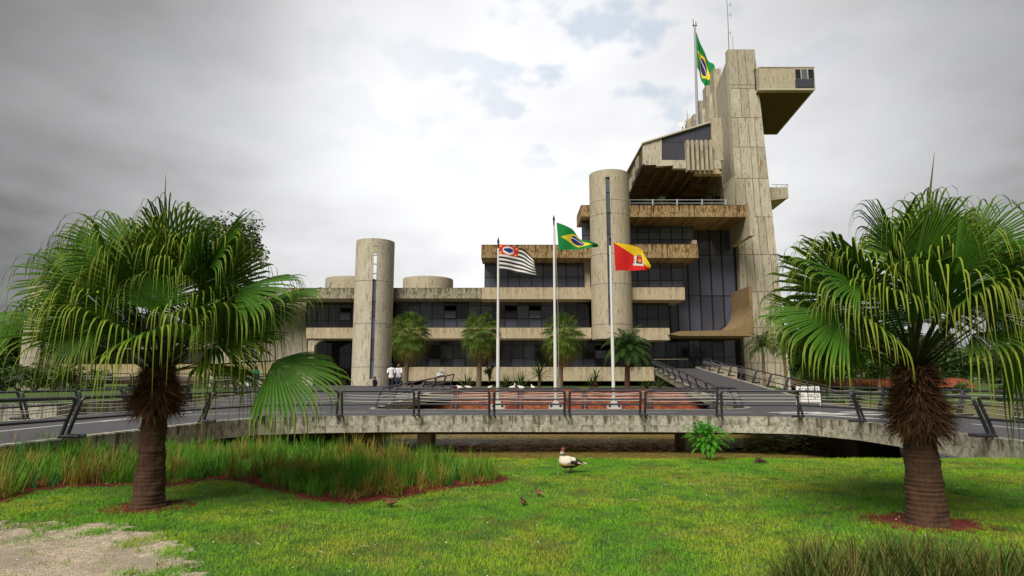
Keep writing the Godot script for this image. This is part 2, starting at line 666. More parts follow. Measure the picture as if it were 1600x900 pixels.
# a strip of windows: each bay a window (its frame) with its panes
func windows(parent: Node, xl: float, xr: float, yt: float, yb: float, d: float, cols: int, rows: Array, tones: Array, open_share: float) -> void:
	var ym := (yt + yb) / 2
	var x0 := X(xl, ym, d)
	var x1 := X(xr, ym, d)
	var y0 := Y(yb, d)
	var y1 := Y(yt, d)
	var w := (x1 - x0) / cols
	var f := 0.05
	for c in cols:
		var a := x0 + c * w
		var fr := MB.new()
		fr.box(Vector3(a, y0, -d - 0.08), Vector3(a + f, y1, -d + 0.02))
		fr.box(Vector3(a + w - 0.012, y0, -d - 0.08), Vector3(a + w - 0.002, y1, -d + 0.02))
		var edges := [0.0]
		for r in rows:
			edges.append(edges[-1] + r)
		for k in edges.size():
			var yy: float = lerpf(y1, y0, edges[k])
			fr.box(Vector3(a + f, yy - f / 2, -d - 0.07), Vector3(a + w - 0.012, yy + f / 2, -d + 0.012))
		var win := obj("window", fr, M.mullion, parent)
		for k in rows.size():
			var t: float = lerpf(y1, y0, edges[k]) - f / 2
			var b: float = lerpf(y1, y0, edges[k + 1]) + f / 2
			var p := MB.new()
			var mt: String = tones[rng.randi() % tones.size()]
			if k == 1 and rng.randf() < open_share:
				# an awning window pushed open: hung lower, its foot out
				var h := (t - b) * 0.62
				var bs := Basis(Vector3.RIGHT, -0.2)
				p.obox(Vector3(a + f + (w - f) / 2, b + h / 2, -d + 0.14), Vector3(w - f - 0.04, h, 0.03), bs)
				mt = "pane_4" if rng.randf() < 0.6 else mt
			else:
				p.obox(Vector3(a + f + (w - f - 0.012) / 2, (t + b) / 2, -d - 0.04), Vector3(w - f - 0.016, t - b - 0.004, 0.02), Basis(Vector3.UP, rng.randf_range(-0.006, 0.006)) * Basis(Vector3.RIGHT, rng.randf_range(-0.006, 0.006)))
			obj("pane", p, M[mt], win)

# upright round tower: lifts of concrete divided by recessed joints, a tall slot with glass in it
func stair_tower(parent: Node, xl: float, xr: float, lifts: Array, d: float, sl: Array, see_through: Array, m: String, glass: Array) -> void:
	var yref: float = lifts[0]
	var x0 := X(xl, yref, d)
	var x1 := X(xr, yref, d)
	var r := (x1 - x0) / 2
	var cx := (x0 + x1) / 2
	var cz := -d
	var ym: float = (sl[2] + sl[3]) / 2.0
	var sx0 := X(sl[0], ym, d - r) - cx
	var sx1 := X(sl[1], ym, d - r) - cx
	var a0 := asin(sx0 / r)
	var a1 := asin(sx1 / r)
	var ytop := Y(sl[2], d - r)
	var yfoot := Y(sl[3], d - r)
	var tower := Node3D.new()
	tower.name = "stair_tower"
	parent.add_child(tower, true)
	for k in lifts.size() - 1:
		var t := Y(lifts[k], d - r * 0.4)
		var b := Y(lifts[k + 1], d - r * 0.4) + 0.035
		var cuts := [b, t]
		for yy in [ytop, yfoot]:
			if yy > b + 0.01 and yy < t - 0.01:
				cuts.append(yy)
		if see_through.size():
			for yy in [Y(see_through[0], d), Y(see_through[1], d)]:
				if yy > b + 0.01 and yy < t - 0.01:
					cuts.append(yy)
		cuts.sort()
		var q := MB.new()
		for j in cuts.size() - 1:
			var lo: float = cuts[j]
			var hi: float = cuts[j + 1]
			var mid := (lo + hi) / 2
			var front: bool = mid < ytop and mid > yfoot
			var back: bool = see_through.size() > 0 and mid < Y(see_through[0], d) and mid > Y(see_through[1], d)
			if not front:
				arc_wall(q, cx, cz, r, a0, a0 + TAU, lo, hi)
			elif not back:
				arc_wall(q, cx, cz, r, a1, a0 + TAU, lo, hi)
			else:
				var h := (a1 - a0) * 1.1
				var xb := (cx + (sx0 + sx1) / 2) * (d + r * 0.85) / (d - r) - cx
				var back_a := PI - asin(clampf(xb / r, -0.9, 0.9))
				arc_wall(q, cx, cz, r, a1, back_a - h, lo, hi)
				arc_wall(q, cx, cz, r, back_a + h, a0 + TAU, lo, hi)
		obj("concrete_lift", q, M[m], tower)
	# what shows in the joints
	var core := MB.new()
	for k in lifts.size() - 2:
		var yy := Y(lifts[k + 1], d - r * 0.4)
		arc_wall(core, cx, cz, r - 0.03, a1 + 0.01, a0 + TAU - 0.01, yy - 0.03, yy + 0.07)
	obj("joint", core, M.dark_wall, tower)
	# slot glazing
	var zf := cz + r * cos((a0 + a1) / 2) - 0.16
	for k in glass.size() - 1:
		var t := Y(glass[k][0], d - r)
		var b := Y(glass[k + 1][0], d - r)
		var p := MB.new()
		p.box(Vector3(cx + sx0 - 0.05, b + 0.03, zf - 0.03), Vector3(cx + sx1 + 0.05, t - 0.03, zf))
		if glass[k][1] != "":
			obj("slot_pane", p, M[glass[k][1]], tower)
		var bar := MB.new()
		bar.box(Vector3(cx + sx0 - 0.02, b - 0.03, zf - 0.04), Vector3(cx + sx1 + 0.02, b + 0.03, zf + 0.03))
		obj("slot_bar", bar, M.mullion, tower)

func arc_wall(m: MB, cx: float, cz: float, r: float, a0: float, a1: float, y0: float, y1: float) -> void:
	var n := maxi(3, int((a1 - a0) / TAU * 56))
	var ri := r - 0.28
	var e := 0.0
	var f := m.v.size()
	for k in n + 1:
		var a := lerpf(a0, a1, float(k) / n)
		var o := Vector3(sin(a), 0, cos(a))
		m.pt(Vector3(cx, y0 + e, cz) + o * r)
		m.pt(Vector3(cx, y1 - e, cz) + o * r)
	var g := m.v.size()
	for k in n + 1:
		var a := lerpf(a0, a1, float(k) / n)
		var o := Vector3(sin(a), 0, cos(a))
		m.pt(Vector3(cx, y0, cz) + o * ri)
		m.pt(Vector3(cx, y1, cz) + o * ri)
	for k in n:
		var a := f + k * 2
		m.tri(a, a + 1, a + 2)
		m.tri(a + 1, a + 3, a + 2)
		a = g + k * 2
		m.tri(a, a + 2, a + 1)
		m.tri(a + 1, a + 2, a + 3)
		var p := f + k * 2
		m.quad(m.v[p + 1], m.v[p + 3], m.v[a + 3], m.v[a + 1])
		m.quad(m.v[p + 2], m.v[p], m.v[a], m.v[a + 2])
	var z := f + n * 2
	var y := g + n * 2
	m.quad(m.v[f], m.v[f + 1], m.v[g + 1], m.v[g])
	m.quad(m.v[z + 1], m.v[z], m.v[y], m.v[y + 1])

func pbox(parent: Node, called: String, m: String, xl: float, xr: float, yt: float, yb: float, d: float, thick: float) -> MeshInstance3D:
	var b := MB.new()
	fbox(b, xl, xr, yt, yb, d, thick)
	return obj(called, b, M[m], parent)

func pprism(parent: Node, called: String, m: String, px: Array, d: float, thick: float) -> MeshInstance3D:
	var poly := PackedVector2Array()
	for p in px:
		poly.append(P2(p[0], p[1], d))
	var b := MB.new()
	b.prism(poly, -d - thick, -d)
	return obj(called, b, M[m], parent)

func make_building() -> void:
	var b := thing("city_hall_building", "large stepped concrete office building with tall tower and dark window strips", "building", Vector3.ZERO)
	# dark inside behind the window strips
	pbox(b, "inner_wall", "dark_wall", 470, 985, 453, 604, 62.0, 0.5)
	pbox(b, "inner_wall", "dark_wall", 762, 985, 386, 452, 62.0, 0.5)
	pbox(b, "inner_wall", "dark_wall", 912, 1150, 322, 604, 64.5, 0.5)
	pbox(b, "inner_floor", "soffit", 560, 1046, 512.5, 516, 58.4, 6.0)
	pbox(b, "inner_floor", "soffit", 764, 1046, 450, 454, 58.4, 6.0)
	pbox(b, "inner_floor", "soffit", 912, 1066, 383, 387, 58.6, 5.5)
	pbox(b, "roof", "concrete_2", 500, 762, 454.5, 457, 58.0, 12.0)
	pbox(b, "roof", "concrete_2", 766, 975, 386, 388, 58.0, 12.0)
	# left wing
	band(b, "parapet", 330, 752, 449.5, 467, 57.0, 2.6, "band_moss")
	band(b, "parapet", 752.6, 924, 449, 468, 57.0, 2.6, "band_tan")
	band(b, "parapet", 478, 924, 512, 529.5, 57.05, 2.8, "band_tan")
	band(b, "parapet", 612, 1022, 573.5, 596, 57.1, 3.0, "band_tan")
	windows(b, 478, 566, 468, 512, 59.6, 5, [0.3, 0.45, 0.25], ["pane_3", "pane_3", "pane_2"], 0.3)
	windows(b, 618, 921, 468, 512, 59.0, 16, [0.22, 0.46, 0.32], ["pane_0", "pane_1", "pane_1", "pane_2"], 0.22)
	windows(b, 614, 1022, 530, 573.5, 59.4, 22, [0.22, 0.48, 0.30], ["pane_1", "pane_2", "pane_3", "pane_2"], 0.22)
	# undercroft
	pbox(b, "undercroft_wall", "dark_wall", 600, 1022, 596, 612, 60.5, 0.4)
	pbox(b, "undercroft_door", "brown_wall", 682, 700, 596.5, 612, 60.3, 0.15)
	# open hall on the left, with its rounded corner
	pbox(b, "column", "concrete_1", 480, 490, 529.5, 604, 57.2, 0.9)
	var corner := [[490.0, 529.4], [507.0, 529.4]]
	for k in 7:
		var a := PI / 2 * k / 6.0
		corner.append([507.0 - 17.0 * sin(a), 529.4 + 2.0 + 16.0 * (1 - cos(a))])
	pprism(b, "rounded_corner", "concrete_1", corner, 57.25, 0.7)
	windows(b, 492, 566, 531, 600, 61.4, 4, [0.3, 0.4, 0.3], ["pane_3"], 0.0)
	pbox(b, "wing_wall", "concrete_2", 330, 480, 469, 604, 60.5, 0.5)
	# round plant rooms on the roof
	for q in [[630, 708, 430.5, 64.0], [510, 588, 430.5, 64.5]]:
		var dd: float = q[3]
		var r := (X(q[1], 440, dd) - X(q[0], 440, dd)) / 2
		var c := MB.new()
		var top := Y(q[2], dd - r)
		var foot := Y(459, dd - r)
		c.lathe(Vector3((X(q[0], 440, dd) + X(q[1], 440, dd)) / 2, 0, -dd), [Vector2(r, foot), Vector2(r, top - 0.06), Vector2(r - 0.04, top), Vector2(r - 0.3, top + 0.02), Vector2(0.01, top + 0.1)], 48)
		obj("roof_drum", c, M.concrete_1, b)
	pbox(b, "vent", "rail_light", 513, 516, 440, 449, 60.9, 0.25)
	# central block
	band(b, "parapet", 752, 924, 382, 403.5, 56.7, 3.0, "band_rust")
	windows(b, 757, 921, 405, 449, 59.0, 9, [0.18, 0.46, 0.36], ["pane_0", "pane_0", "pane_1"], 0.25)
	pbox(b, "end_wall", "concrete_1", 914, 922, 404, 449, 58.2, 1.0)
	band(b, "parapet", 908, 926, 320, 339, 58.0, 4.2, "band_rust")
	windows(b, 909, 925, 340, 382, 59.2, 1, [0.2, 0.45, 0.35], ["pane_1"], 0.0)
	# right of the tall stair tower
	band(b, "terrace_parapet", 972, 1170, 320, 339.5, 56.5, 7.6, "band_rust")
	band(b, "parapet", 972, 1091, 381, 403.5, 57.0, 4.6, "band_rust")
	pbox(b, "sill", "concrete_1", 1082, 1089, 375, 381, 58.0, 1.2)
	band(b, "parapet", 972, 1070, 449, 469, 57.0, 4.6, "band_tan")
	band(b, "parapet", 972, 1046.5, 512.5, 532, 57.0, 4.6, "band_tan")
	windows(b, 978, 1084, 351, 381, 59.8, 6, [0.16, 0.62, 0.22], ["pane_0", "pane_0", "pane_4"], 0.45)
	windows(b, 978, 1067, 410, 449, 59.4, 5, [0.22, 0.50, 0.28], ["pane_0", "pane_0", "pane_1"], 0.0)
	windows(b, 978, 1045, 474, 513, 59.2, 4, [0.62, 0.38], ["pane_5"], 0.0)
	windows(b, 1022, 1150, 531, 596, 61.0, 7, [0.42, 0.38, 0.2], ["pane_5", "pane_2", "pane_0", "pane_3"], 0.0)
	# tall glass wall
	var gx := [1028.0, 1045.0, 1057.5, 1075.0, 1093.0, 1111.0, 1129.0, 1149.0]
	var gy := [336.0, 399.0, 462.0, 528.0]
	var cw := MB.new()
	var dg := 61.6
	for k in gx.size():
		var x0 := X(gx[k], 430, dg)
		cw.box(Vector3(x0 - 0.05, Y(528, dg), -dg - 0.1), Vector3(x0 + 0.05, Y(336, dg), -dg + 0.06))
	for k in gy.size():
		cw.box(Vector3(X(1028, 430, dg), Y(gy[k], dg) - 0.02, -dg - 0.09), Vector3(X(1149, 430, dg), Y(gy[k], dg) + 0.02, -dg + 0.02))
	var wall := obj("glass_wall", cw, M.mullion, b)
	for k in gx.size() - 1:
		for j in gy.size() - 1:
			var p := MB.new()
			var lo := Vector3(X(gx[k], 430, dg) + 0.055, Y(gy[j + 1], dg) + 0.022, -dg - 0.05)
			var hi := Vector3(X(gx[k + 1], 430, dg) - 0.055, Y(gy[j], dg) - 0.022, -dg - 0.03)
			p.obox((lo + hi) / 2, hi - lo, Basis(Vector3.UP, rng.randf_range(-0.004, 0.004)) * Basis(Vector3.RIGHT, rng.randf_range(-0.004, 0.004)))
			obj("pane", p, M[["pane_0", "pane_0", "pane_1"][rng.randi() % 3]], wall)
	# deep end plate of the terrace
	var ep := MB.new()
	var ex := X(1170.5, 340, 55.8)
	ep.box(Vector3(ex, Y(368, 55.8), -60.9), Vector3(ex + 0.45, Y(315.5, 55.8), -55.8))
	obj("terrace_end_plate", ep, M.concrete_1, b)
	# curved canopy: level over the entrance, then sweeping up along the tower
	var rise := X(1170, 447, 56.2)
	var low := Y(523, 56.2)
	var rad := 2.3
	var inner := PackedVector2Array()
	inner.append(Vector2(X(1047, 522, 56.2), low + 0.05))
	inner.append(Vector2(X(1062, 519, 56.2), low + 0.32))
	for k in 15:
		var a := PI / 2 * k / 14.0
		inner.append(Vector2(rise - rad * 1.05 + rad * 1.05 * sin(a), low + 0.40 + rad * (1 - cos(a))))
	inner.append(Vector2(rise, Y(447, 56.2)))
	inner.append(Vector2(rise + 0.26, Y(447, 56.2)))
	inner.append(Vector2(rise + 0.26, low - 0.10))
	inner.append(Vector2(X(1062, 519, 56.2), low - 0.10))
	var cp := MB.new()
	cp.prism(inner, -60.95, -56.2)
	obj("curved_canopy", cp, M.canopy, b)
	pbox(b, "entrance_wall", "concrete_1", 1088, 1152, 573, 586, 58.6, 0.4)
	pbox(b, "entrance_wall", "concrete_3", 1096, 1152, 586, 606, 58.2, 0.4)
	pbox(b, "landing", "concrete_2", 1018, 1152, 577, 603, 59.0, 3.0)
	pbox(b, "handrail_bar", "kerb", 1022, 1075, 560.6, 562, 58.9, 0.05)
	make_tower(b)
	make_auditorium(b)
	# stair towers
	stair_tower(b, 557.5, 616.5, [376, 441, 507, 574, 612], 56.0, [580.5, 586.5, 384, 592], [386, 436], "concrete_0", [[384, ""], [398, ""], [412, ""], [427, ""], [437, "pane_0"], [470, "pane_1"], [494, "pane_0"], [530, "pane_1"], [562, "pane_0"], [592, ""]])
	stair_tower(b, 920.5, 981.5, [270, 317, 338, 400, 445.5, 508, 530.5], 57.0, [948.8, 955.2, 276, 508], [], "concrete_1", [[276, "pane_4"], [300, "pane_0"], [331, "pane_1"], [365, "pane_0"], [398, "pane_1"], [431, "pane_0"], [462, "pane_1"], [480, "pane_0"], [508, ""]])
	# terrace railing
	var rl := MB.new()
	for yy in [312.5, 317.5]:
		rl.tube([P(983, yy, 56.7), P(1135, yy, 56.7)], 0.035, 6)
	for xx in [983.5, 1020, 1058, 1097, 1134]:
		rl.tube([P(xx, 311.5, 56.7), P(xx, 320.5, 56.7)], 0.09, 6)
	obj("terrace_railing", rl, M.rail_light, b)

func make_tower(b: Node) -> void:
	var d := 61.0
	var face := func(y: float, w: float) -> Vector2:   # w: 0 at the left edge, 1 at the right edge
		var top := P2(1137, 77, d)
		var x0: float = top.x
		var tr := P2(1179, 77, d)
		var br := P2(1236, 604, d)
		var x1: float = lerpf(tr.x, br.x, (tr.y - y) / (tr.y - br.y))
		return Vector2(lerpf(x0, x1, w), y)
	var y1 := Y(77, d)
	var y0 := Y(612, d)
	var m := MB.new()
	m.prism(PackedVector2Array([face.call(y0, 0.0), face.call(y0, 1.0), face.call(y1, 1.0), face.call(y1, 0.0)]), -d - 0.8, -d)
	var tower := obj("tower", m, M.concrete_0, b)
	var jp := MB.new()
	jp.prism(PackedVector2Array([face.call(y0, 0.02), face.call(y0, 0.98), face.call(y1 - 0.1, 0.98), face.call(y1 - 0.1, 0.02)]), -d - 0.1, -d + 0.012)
	obj("joint", jp, M.joint, tower)
	var rows := [77.5, 133, 138.5, 184, 230, 279, 339, 398, 456, 512, 567, 591, 611]
	for k in rows.size() - 1:
		var t := Y(rows[k], d) - 0.025
		var f := Y(rows[k + 1], d) + 0.025
		var n := 3 if k < 3 else 4 if k < 6 else 5 if k < 9 else 6
		if k == 1:
			n = 1
		var cut := [0.0]
		for j in n - 1:
			cut.append((j + 1.0 + rng.randf_range(-0.22, 0.22)) / n)
		cut.append(1.0)
		for j in n:
			var q := MB.new()
			var g := 0.032
			var a: Vector2 = face.call(f, cut[j])
			var c: Vector2 = face.call(f, cut[j + 1])
			var e: Vector2 = face.call(t, cut[j + 1])
			var h: Vector2 = face.call(t, cut[j])
			q.prism(PackedVector2Array([a + Vector2(g, 0), c - Vector2(g, 0), e - Vector2(g, 0), h + Vector2(g, 0)]), -d - 0.01, -d + 0.05 + rng.randf() * 0.015)
			obj("concrete_panel", q, M[["concrete_0", "concrete_0", "concrete_0", "concrete_2"][rng.randi() % 4]], tower)
	# gusset where the hall meets the tower
	pprism(b, "gusset", "concrete_2", [[1131, 303], [1145, 276], [1149, 276], [1149, 339], [1131, 339]], 60.6, 3.0)
	# flank of the tower and the stepped fins that come down behind it
	var fl := MB.new()
	var fx := X(1137, 77, d) + 0.02
	var fw := Vector3(1.9, 0, 0)
	var f0 := Vector3(fx, Y(98, 61.85), -61.85)
	var f1 := Vector3(fx, Y(139, 65.2), -65.2)
	fl.hexa([Vector3(fx, Y(300, 61.85), -61.85), Vector3(fx, Y(300, 61.85), -61.85) + fw, Vector3(fx, Y(300, 65.2), -65.2) + fw, Vector3(fx, Y(300, 65.2), -65.2)], [f0, f0 + fw, f1 + fw, f1])
	obj("tower_flank", fl, M.concrete_2, b)
	var core := MB.new()
	core.box(Vector3(fx + 0.3, 0.9, -65.0), Vector3(fx + 3.5, Y(300, 61.9), -61.85))
	obj("tower_core", core, M.concrete_2, b)
	for q in [[1119.5, 1131, 107, 65.3], [1107, 1117.5, 133, 67.2], [1095, 1103, 157, 69.0], [1086, 1094, 178, 70.6], [1077, 1085.5, 186, 71.8]]:
		pbox(b, "stepped_fin", ["concrete_1", "concrete_1", "concrete_2"][rng.randi() % 3], q[0], q[1], q[2], 300, q[3], 1.3)
	for q in [[1112, 1122, 146, 66.2], [1100, 1110, 170, 68.0], [1090, 1100, 186, 69.6]]:
		pbox(b, "roof_step", "concrete_0", q[0], q[1], q[2], 300, q[3], 1.2)
	# cantilevered box on the right
	var box := Node3D.new()
	box.name = "cantilever_box"
	b.add_child(box)
	var bd := 60.0
	var bx0 := X(1186, 122, bd)
	var bx1 := X(1273, 122, bd)
	var by0 := Y(139.5, bd)
	var by1 := Y(104.5, bd)
	var s := MB.new()
	s.hexa([Vector3(bx0, by0, -bd), Vector3(bx1, by0, -bd), Vector3(bx1, by0 - 1.0, -bd - 9.5), Vector3(bx0, by0 - 1.0, -bd - 9.5)], [Vector3(bx0, by1, -bd), Vector3(bx1, by1, -bd), Vector3(bx1, by1, -bd - 9.5), Vector3(bx0, by1, -bd - 9.5)])
	obj("box_shell", s, M.concrete_1, box)
	var so := MB.new()
	so.hexa([Vector3(bx0, by0 - 0.02, -bd - 0.2), Vector3(bx1 - 0.15, by0 - 0.02, -bd - 0.2), Vector3(bx1 - 0.15, by0 - 1.0, -bd - 9.3), Vector3(bx0, by0 - 1.0, -bd - 9.3)], [Vector3(bx0, by0 + 0.1, -bd - 0.2), Vector3(bx1 - 0.15, by0 + 0.1, -bd - 0.2), Vector3(bx1 - 0.15, by0 - 0.9, -bd - 9.3), Vector3(bx0, by0 - 0.9, -bd - 9.3)])
	obj("box_soffit", so, M.soffit, box)
	pbox(box, "box_link", "dark_wall", 1180, 1188, 108, 140, bd + 0.8, 6.0)
	pbox(box, "box_trim", "kerb", 1186.5, 1273, 138.2, 140.4, bd - 0.05, 0.2)
	pbox(box, "box_trim", "kerb", 1186.5, 1273, 104, 105.2, bd - 0.06, 0.2)
	pbox(box, "box_frame", "kerb", 1242, 1272, 107.5, 123.5, bd - 0.07, 0.2)
	for q in [[1242.8, 1251], [1252.6, 1261.4], [1263, 1271.6]]:
		pbox(box, "box_pane", "pane_2" if q[0] != 1252.6 else "pane_4", q[0], q[1], 108.2, 122.6, bd - 0.10, 0.1)
	pbox(box, "box_panel", "panel_blue", 1243, 1272, 124, 136.5, bd - 0.07, 0.1)
	# little balcony low on the right
	var lb := Node3D.new()
	lb.name = "small_balcony"
	b.add_child(lb)
	var ld := 63.5
	var lx0 := X(1204, 300, ld)
	var lx1 := X(1231.5, 300, ld)
	var l := MB.new()
	l.hexa([Vector3(lx0, Y(313, ld), -ld), Vector3(lx1, Y(309, ld), -ld), Vector3(lx1, Y(312, ld), -ld - 4), Vector3(lx0, Y(316, ld), -ld - 4)], [Vector3(lx0, Y(292.5, ld), -ld), Vector3(lx1, Y(292.5, ld), -ld), Vector3(lx1, Y(292.5, ld), -ld - 4), Vector3(lx0, Y(292.5, ld), -ld - 4)])
	obj("balcony_slab", l, M.concrete_1, lb)
	var r := MB.new()
	r.tube([P(1205, 288.5, ld + 0.1), P(1231, 288.5, ld + 0.1), P(1231, 288.5, ld + 0.1) + Vector3(0, 0, -4)], 0.03, 5)
	for xx in [1213.0, 1222.0, 1231.0]:
		r.tube([P(xx, 288.5, ld + 0.1), P(xx, 293, ld + 0.1)], 0.03, 5)
	obj("balcony_rail", r, M.rail_light, lb)

func make_auditorium(b: Node) -> void:
	var hall := Node3D.new()
	hall.name = "overhanging_hall"
	b.add_child(hall)
	var d := 57.0
	var back := 66.0
	# body: the side outline swept back, sloping down a little
	var front := [P(1005, 257.5, d), P(1127, 266, d), P(1127, 186, d), P(1005, 222.5, d)]
	var sink := Vector3(0, -1.05, d - back)
	var m := MB.new()
	m.hexa([front[0], front[1], front[1] + sink, front[0] + sink], [front[3], front[2], front[2] + sink, front[3] + sink])
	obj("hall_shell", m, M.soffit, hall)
	pprism(hall, "hall_corner", "concrete_0", [[1005, 222.6], [1034, 213.2], [1034, 257.4], [1005, 257.6]], d - 0.12, 0.5)
	pprism(hall, "hall_panel", "panel_blue", [[1034.6, 214], [1062, 205.6], [1062, 221.6], [1034.6, 221.6]], d - 0.05, 0.1)
	pprism(hall, "hall_panel", "panel_blue", [[1062.4, 205.5], [1086, 198.2], [1086, 221.6], [1062.4, 221.6]], d - 0.05, 0.1)
	pprism(hall, "hall_panel", "panel_blue", [[1086.4, 198.1], [1109, 191.2], [1109, 221.6], [1086.4, 221.6]], d - 0.05, 0.1)
	pprism(hall, "hall_panel", "panel_blue", [[1035.4, 222.4], [1054, 222.4], [1054, 249.4], [1035.4, 249.4]], d - 0.04, 0.1)
	pprism(hall, "hall_panel", "panel_blue", [[1054.4, 222.4], [1073, 222.4], [1073, 249.4], [1054.4, 249.4]], d - 0.04, 0.1)
	pprism(hall, "hall_glass", "pane_0", [[1073.6, 222.4], [1109, 222.4], [1109, 250], [1073.6, 250]], d - 0.02, 0.1)
	pprism(hall, "hall_roof_edge", "kerb", [[1004, 222.2], [1110, 189], [1110, 191.4], [1004, 224]], d - 0.3, 9.2)
	pprism(hall, "hall_sill", "kerb", [[1026, 257.5], [1034.4, 257.5], [1034.4, 250], [1051.5, 250], [1051.5, 258.5], [1026, 259.5]], d - 0.2, 0.5)
	pprism(hall, "hall_sill", "concrete_0", [[1051.9, 250], [1127, 250], [1127, 263.5], [1051.9, 263]], d - 0.22, 0.5)
	pprism(hall, "hall_sill", "concrete_3", [[1087, 264], [1123, 264], [1128, 271.5], [1087, 271.5]], d - 0.35, 0.8)
	for x in [1073.6, 1080.8, 1088.0, 1095.2, 1102.4, 1109.2]:
		pbox(hall, "hall_fin", "concrete_1", x, x + 3.8, 218.5, 265.5, d - 0.75, 0.7)
	pbox(hall, "hall_pier", "concrete_1", 1112, 1129, 184, 249.8, d - 0.12, 2.0)
	pbox(hall, "hall_pier", "concrete_1", 1109.4, 1117, 170, 249.5, d + 2.4, 1.5)
	# ribs under it
	for k in 6:
		var x0 := lerpf(front[0].x + 1.4, front[1].x - 0.6, k / 5.0)
		var yy := lerpf(front[0].y, front[1].y, k / 5.0)
		var r := MB.new()
		var a := Vector3(x0, yy - 0.45, -d - 0.5)
		var t := Vector3(x0, yy + 0.02, -d - 0.5)
		var w := Vector3(0.16, 0, 0)
		var s2 := Vector3(0, -1.0, -8.4)
		r.hexa([a - w, a + w, a + w + s2, a - w + s2], [t - w, t + w, t + w + s2, t - w + s2])
		obj("soffit_rib", r, M.soffit, hall)
	for k in 3:
		var dd := d + 2.2 + k * 2.6
		var r := MB.new()
		var y0 := front[0].y as float
		var sk := -0.117 * (dd - d)
		r.box(Vector3(front[0].x + 0.6, y0 - 0.32 + sk, -dd - 0.3), Vector3(front[1].x, y0 + 0.1 + sk, -dd))
		obj("soffit_beam", r, M.soffit, hall)
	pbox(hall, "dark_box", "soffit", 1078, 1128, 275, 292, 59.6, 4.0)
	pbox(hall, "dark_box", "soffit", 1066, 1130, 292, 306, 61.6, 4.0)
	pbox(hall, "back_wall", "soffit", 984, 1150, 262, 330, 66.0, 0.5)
	# sawtooth side with its windows and the inclined ladder rail
	for q in [[997, 1004.5, 243.5, 262, 59.2], [991, 999, 261, 280, 61.2], [985.5, 994, 277, 296, 63.0], [980, 988, 292, 314, 64.9]]:
		pbox(hall, "side_fin", "concrete_2", q[0], q[0] + 3.6, q[2], q[3], q[4], 1.4)
		pbox(hall, "side_glass", "panel_blue", q[0] + 3.7, q[1], q[2] - 3.0, q[3], q[4] + 0.4, 1.0)
	var lad := MB.new()
	lad.tube([P(1006, 257, d - 0.3), P(982, 312, 64.5)], 0.10, 6)
	lad.tube([P(1003, 257, d - 0.3), P(979.5, 312, 64.5)], 0.05, 6)
	for k in 15:
		var t := (k + 0.5) / 15.0
		lad.tube([P(1006, 257, d - 0.3).lerp(P(982, 312, 64.5), t), P(1003, 257, d - 0.3).lerp(P(979.5, 312, 64.5), t)], 0.04, 5)
	obj("maintenance_ladder", lad, M.dark_metal, hall)
	# roof things that were put there
	var dish := thing("satellite_dish", "small white satellite dish on the sloping roof of the overhanging hall", "satellite dish", P(1067, 203, 61.0))
	var dm := MB.new()
	var prof := []
	for k in 8:
		prof.append(Vector2(0.42 * k / 7.0, 0.16 * pow(k / 7.0, 2)))
	dm.lathe(Vector3.ZERO, prof, 20)
	var bowl := obj("bowl", dm, M.white_paint, dish)
	bowl.position = Vector3(0, 0.62, 0)
	bowl.rotation = Vector3(1.2, -0.5, 0)
	var arm := MB.new()
	arm.tube([Vector3(0, -0.15, 0), Vector3(0, 0.62, -0.05)], 0.05, 6)
	arm.tube([Vector3(0, 0.5, 0.03), Vector3(0.2, 0.72, 0.42)], 0.02, 5)
	arm.obox(Vector3(0.2, 0.73, 0.42), Vector3(0.09, 0.09, 0.12))
	obj("mount", arm, M.rail_light, dish)
	var ant := thing("roof_antenna", "short grey antenna mast beside the white satellite dish on the hall roof", "antenna", P(1074.5, 201, 62.0))
	var am := MB.new()
	am.tube([Vector3(0, -0.3, 0), Vector3(0, 1.7, 0)], 0.04, 6)
	obj("mast", am, M.rail_light, ant)
	var el := MB.new()
	for q in [[0.0, 1.6, 0.5], [0.18, 1.1, 0.45], [-0.12, 0.8, 0.3]]:
		el.tube([Vector3(q[0], q[1], 0), Vector3(q[0], q[1] + q[2], 0)], 0.06, 6)
		el.tube([Vector3(0, q[1] + 0.1, 0), Vector3(q[0], q[1] + 0.1, 0)], 0.025, 5)
	obj("element", el, M.white_paint, ant)
	var tall := thing("tower_antenna", "very thin tall whip antenna on top of the concrete tower", "antenna", P(1139, 78, 62.5))
	var tm := MB.new()
	tm.tube([Vector3(0, 0, 0), P(1137, 20, 62.5) - tall.position, P(1133.5, -30, 62.5) - tall.position], [0.035, 0.028, 0.02], 6)
	obj("mast", tm, M.rail, tall)
	var te := MB.new()
	for q in [24.0, 52.0, 8.0]:
		var p := P(1137.6, q, 62.5) - tall.position
		te.tube([p, p + Vector3(0.28, 0.05, 0)], 0.02, 5)
		te.tube([p + Vector3(0.28, -0.2, 0), p + Vector3(0.28, 0.3, 0)], 0.02, 5)
	obj("element", te, M.rail, tall)
	var thin := thing("tower_antenna_rod", "short thin rod antenna just right of the whip antenna on the tower top", "antenna", P(1146, 78, 62.5))
	var th := MB.new()
	th.tube([Vector3.ZERO, Vector3(-0.05, 1.6, 0)], 0.02, 5)
	obj("rod", th, M.rail, thin)

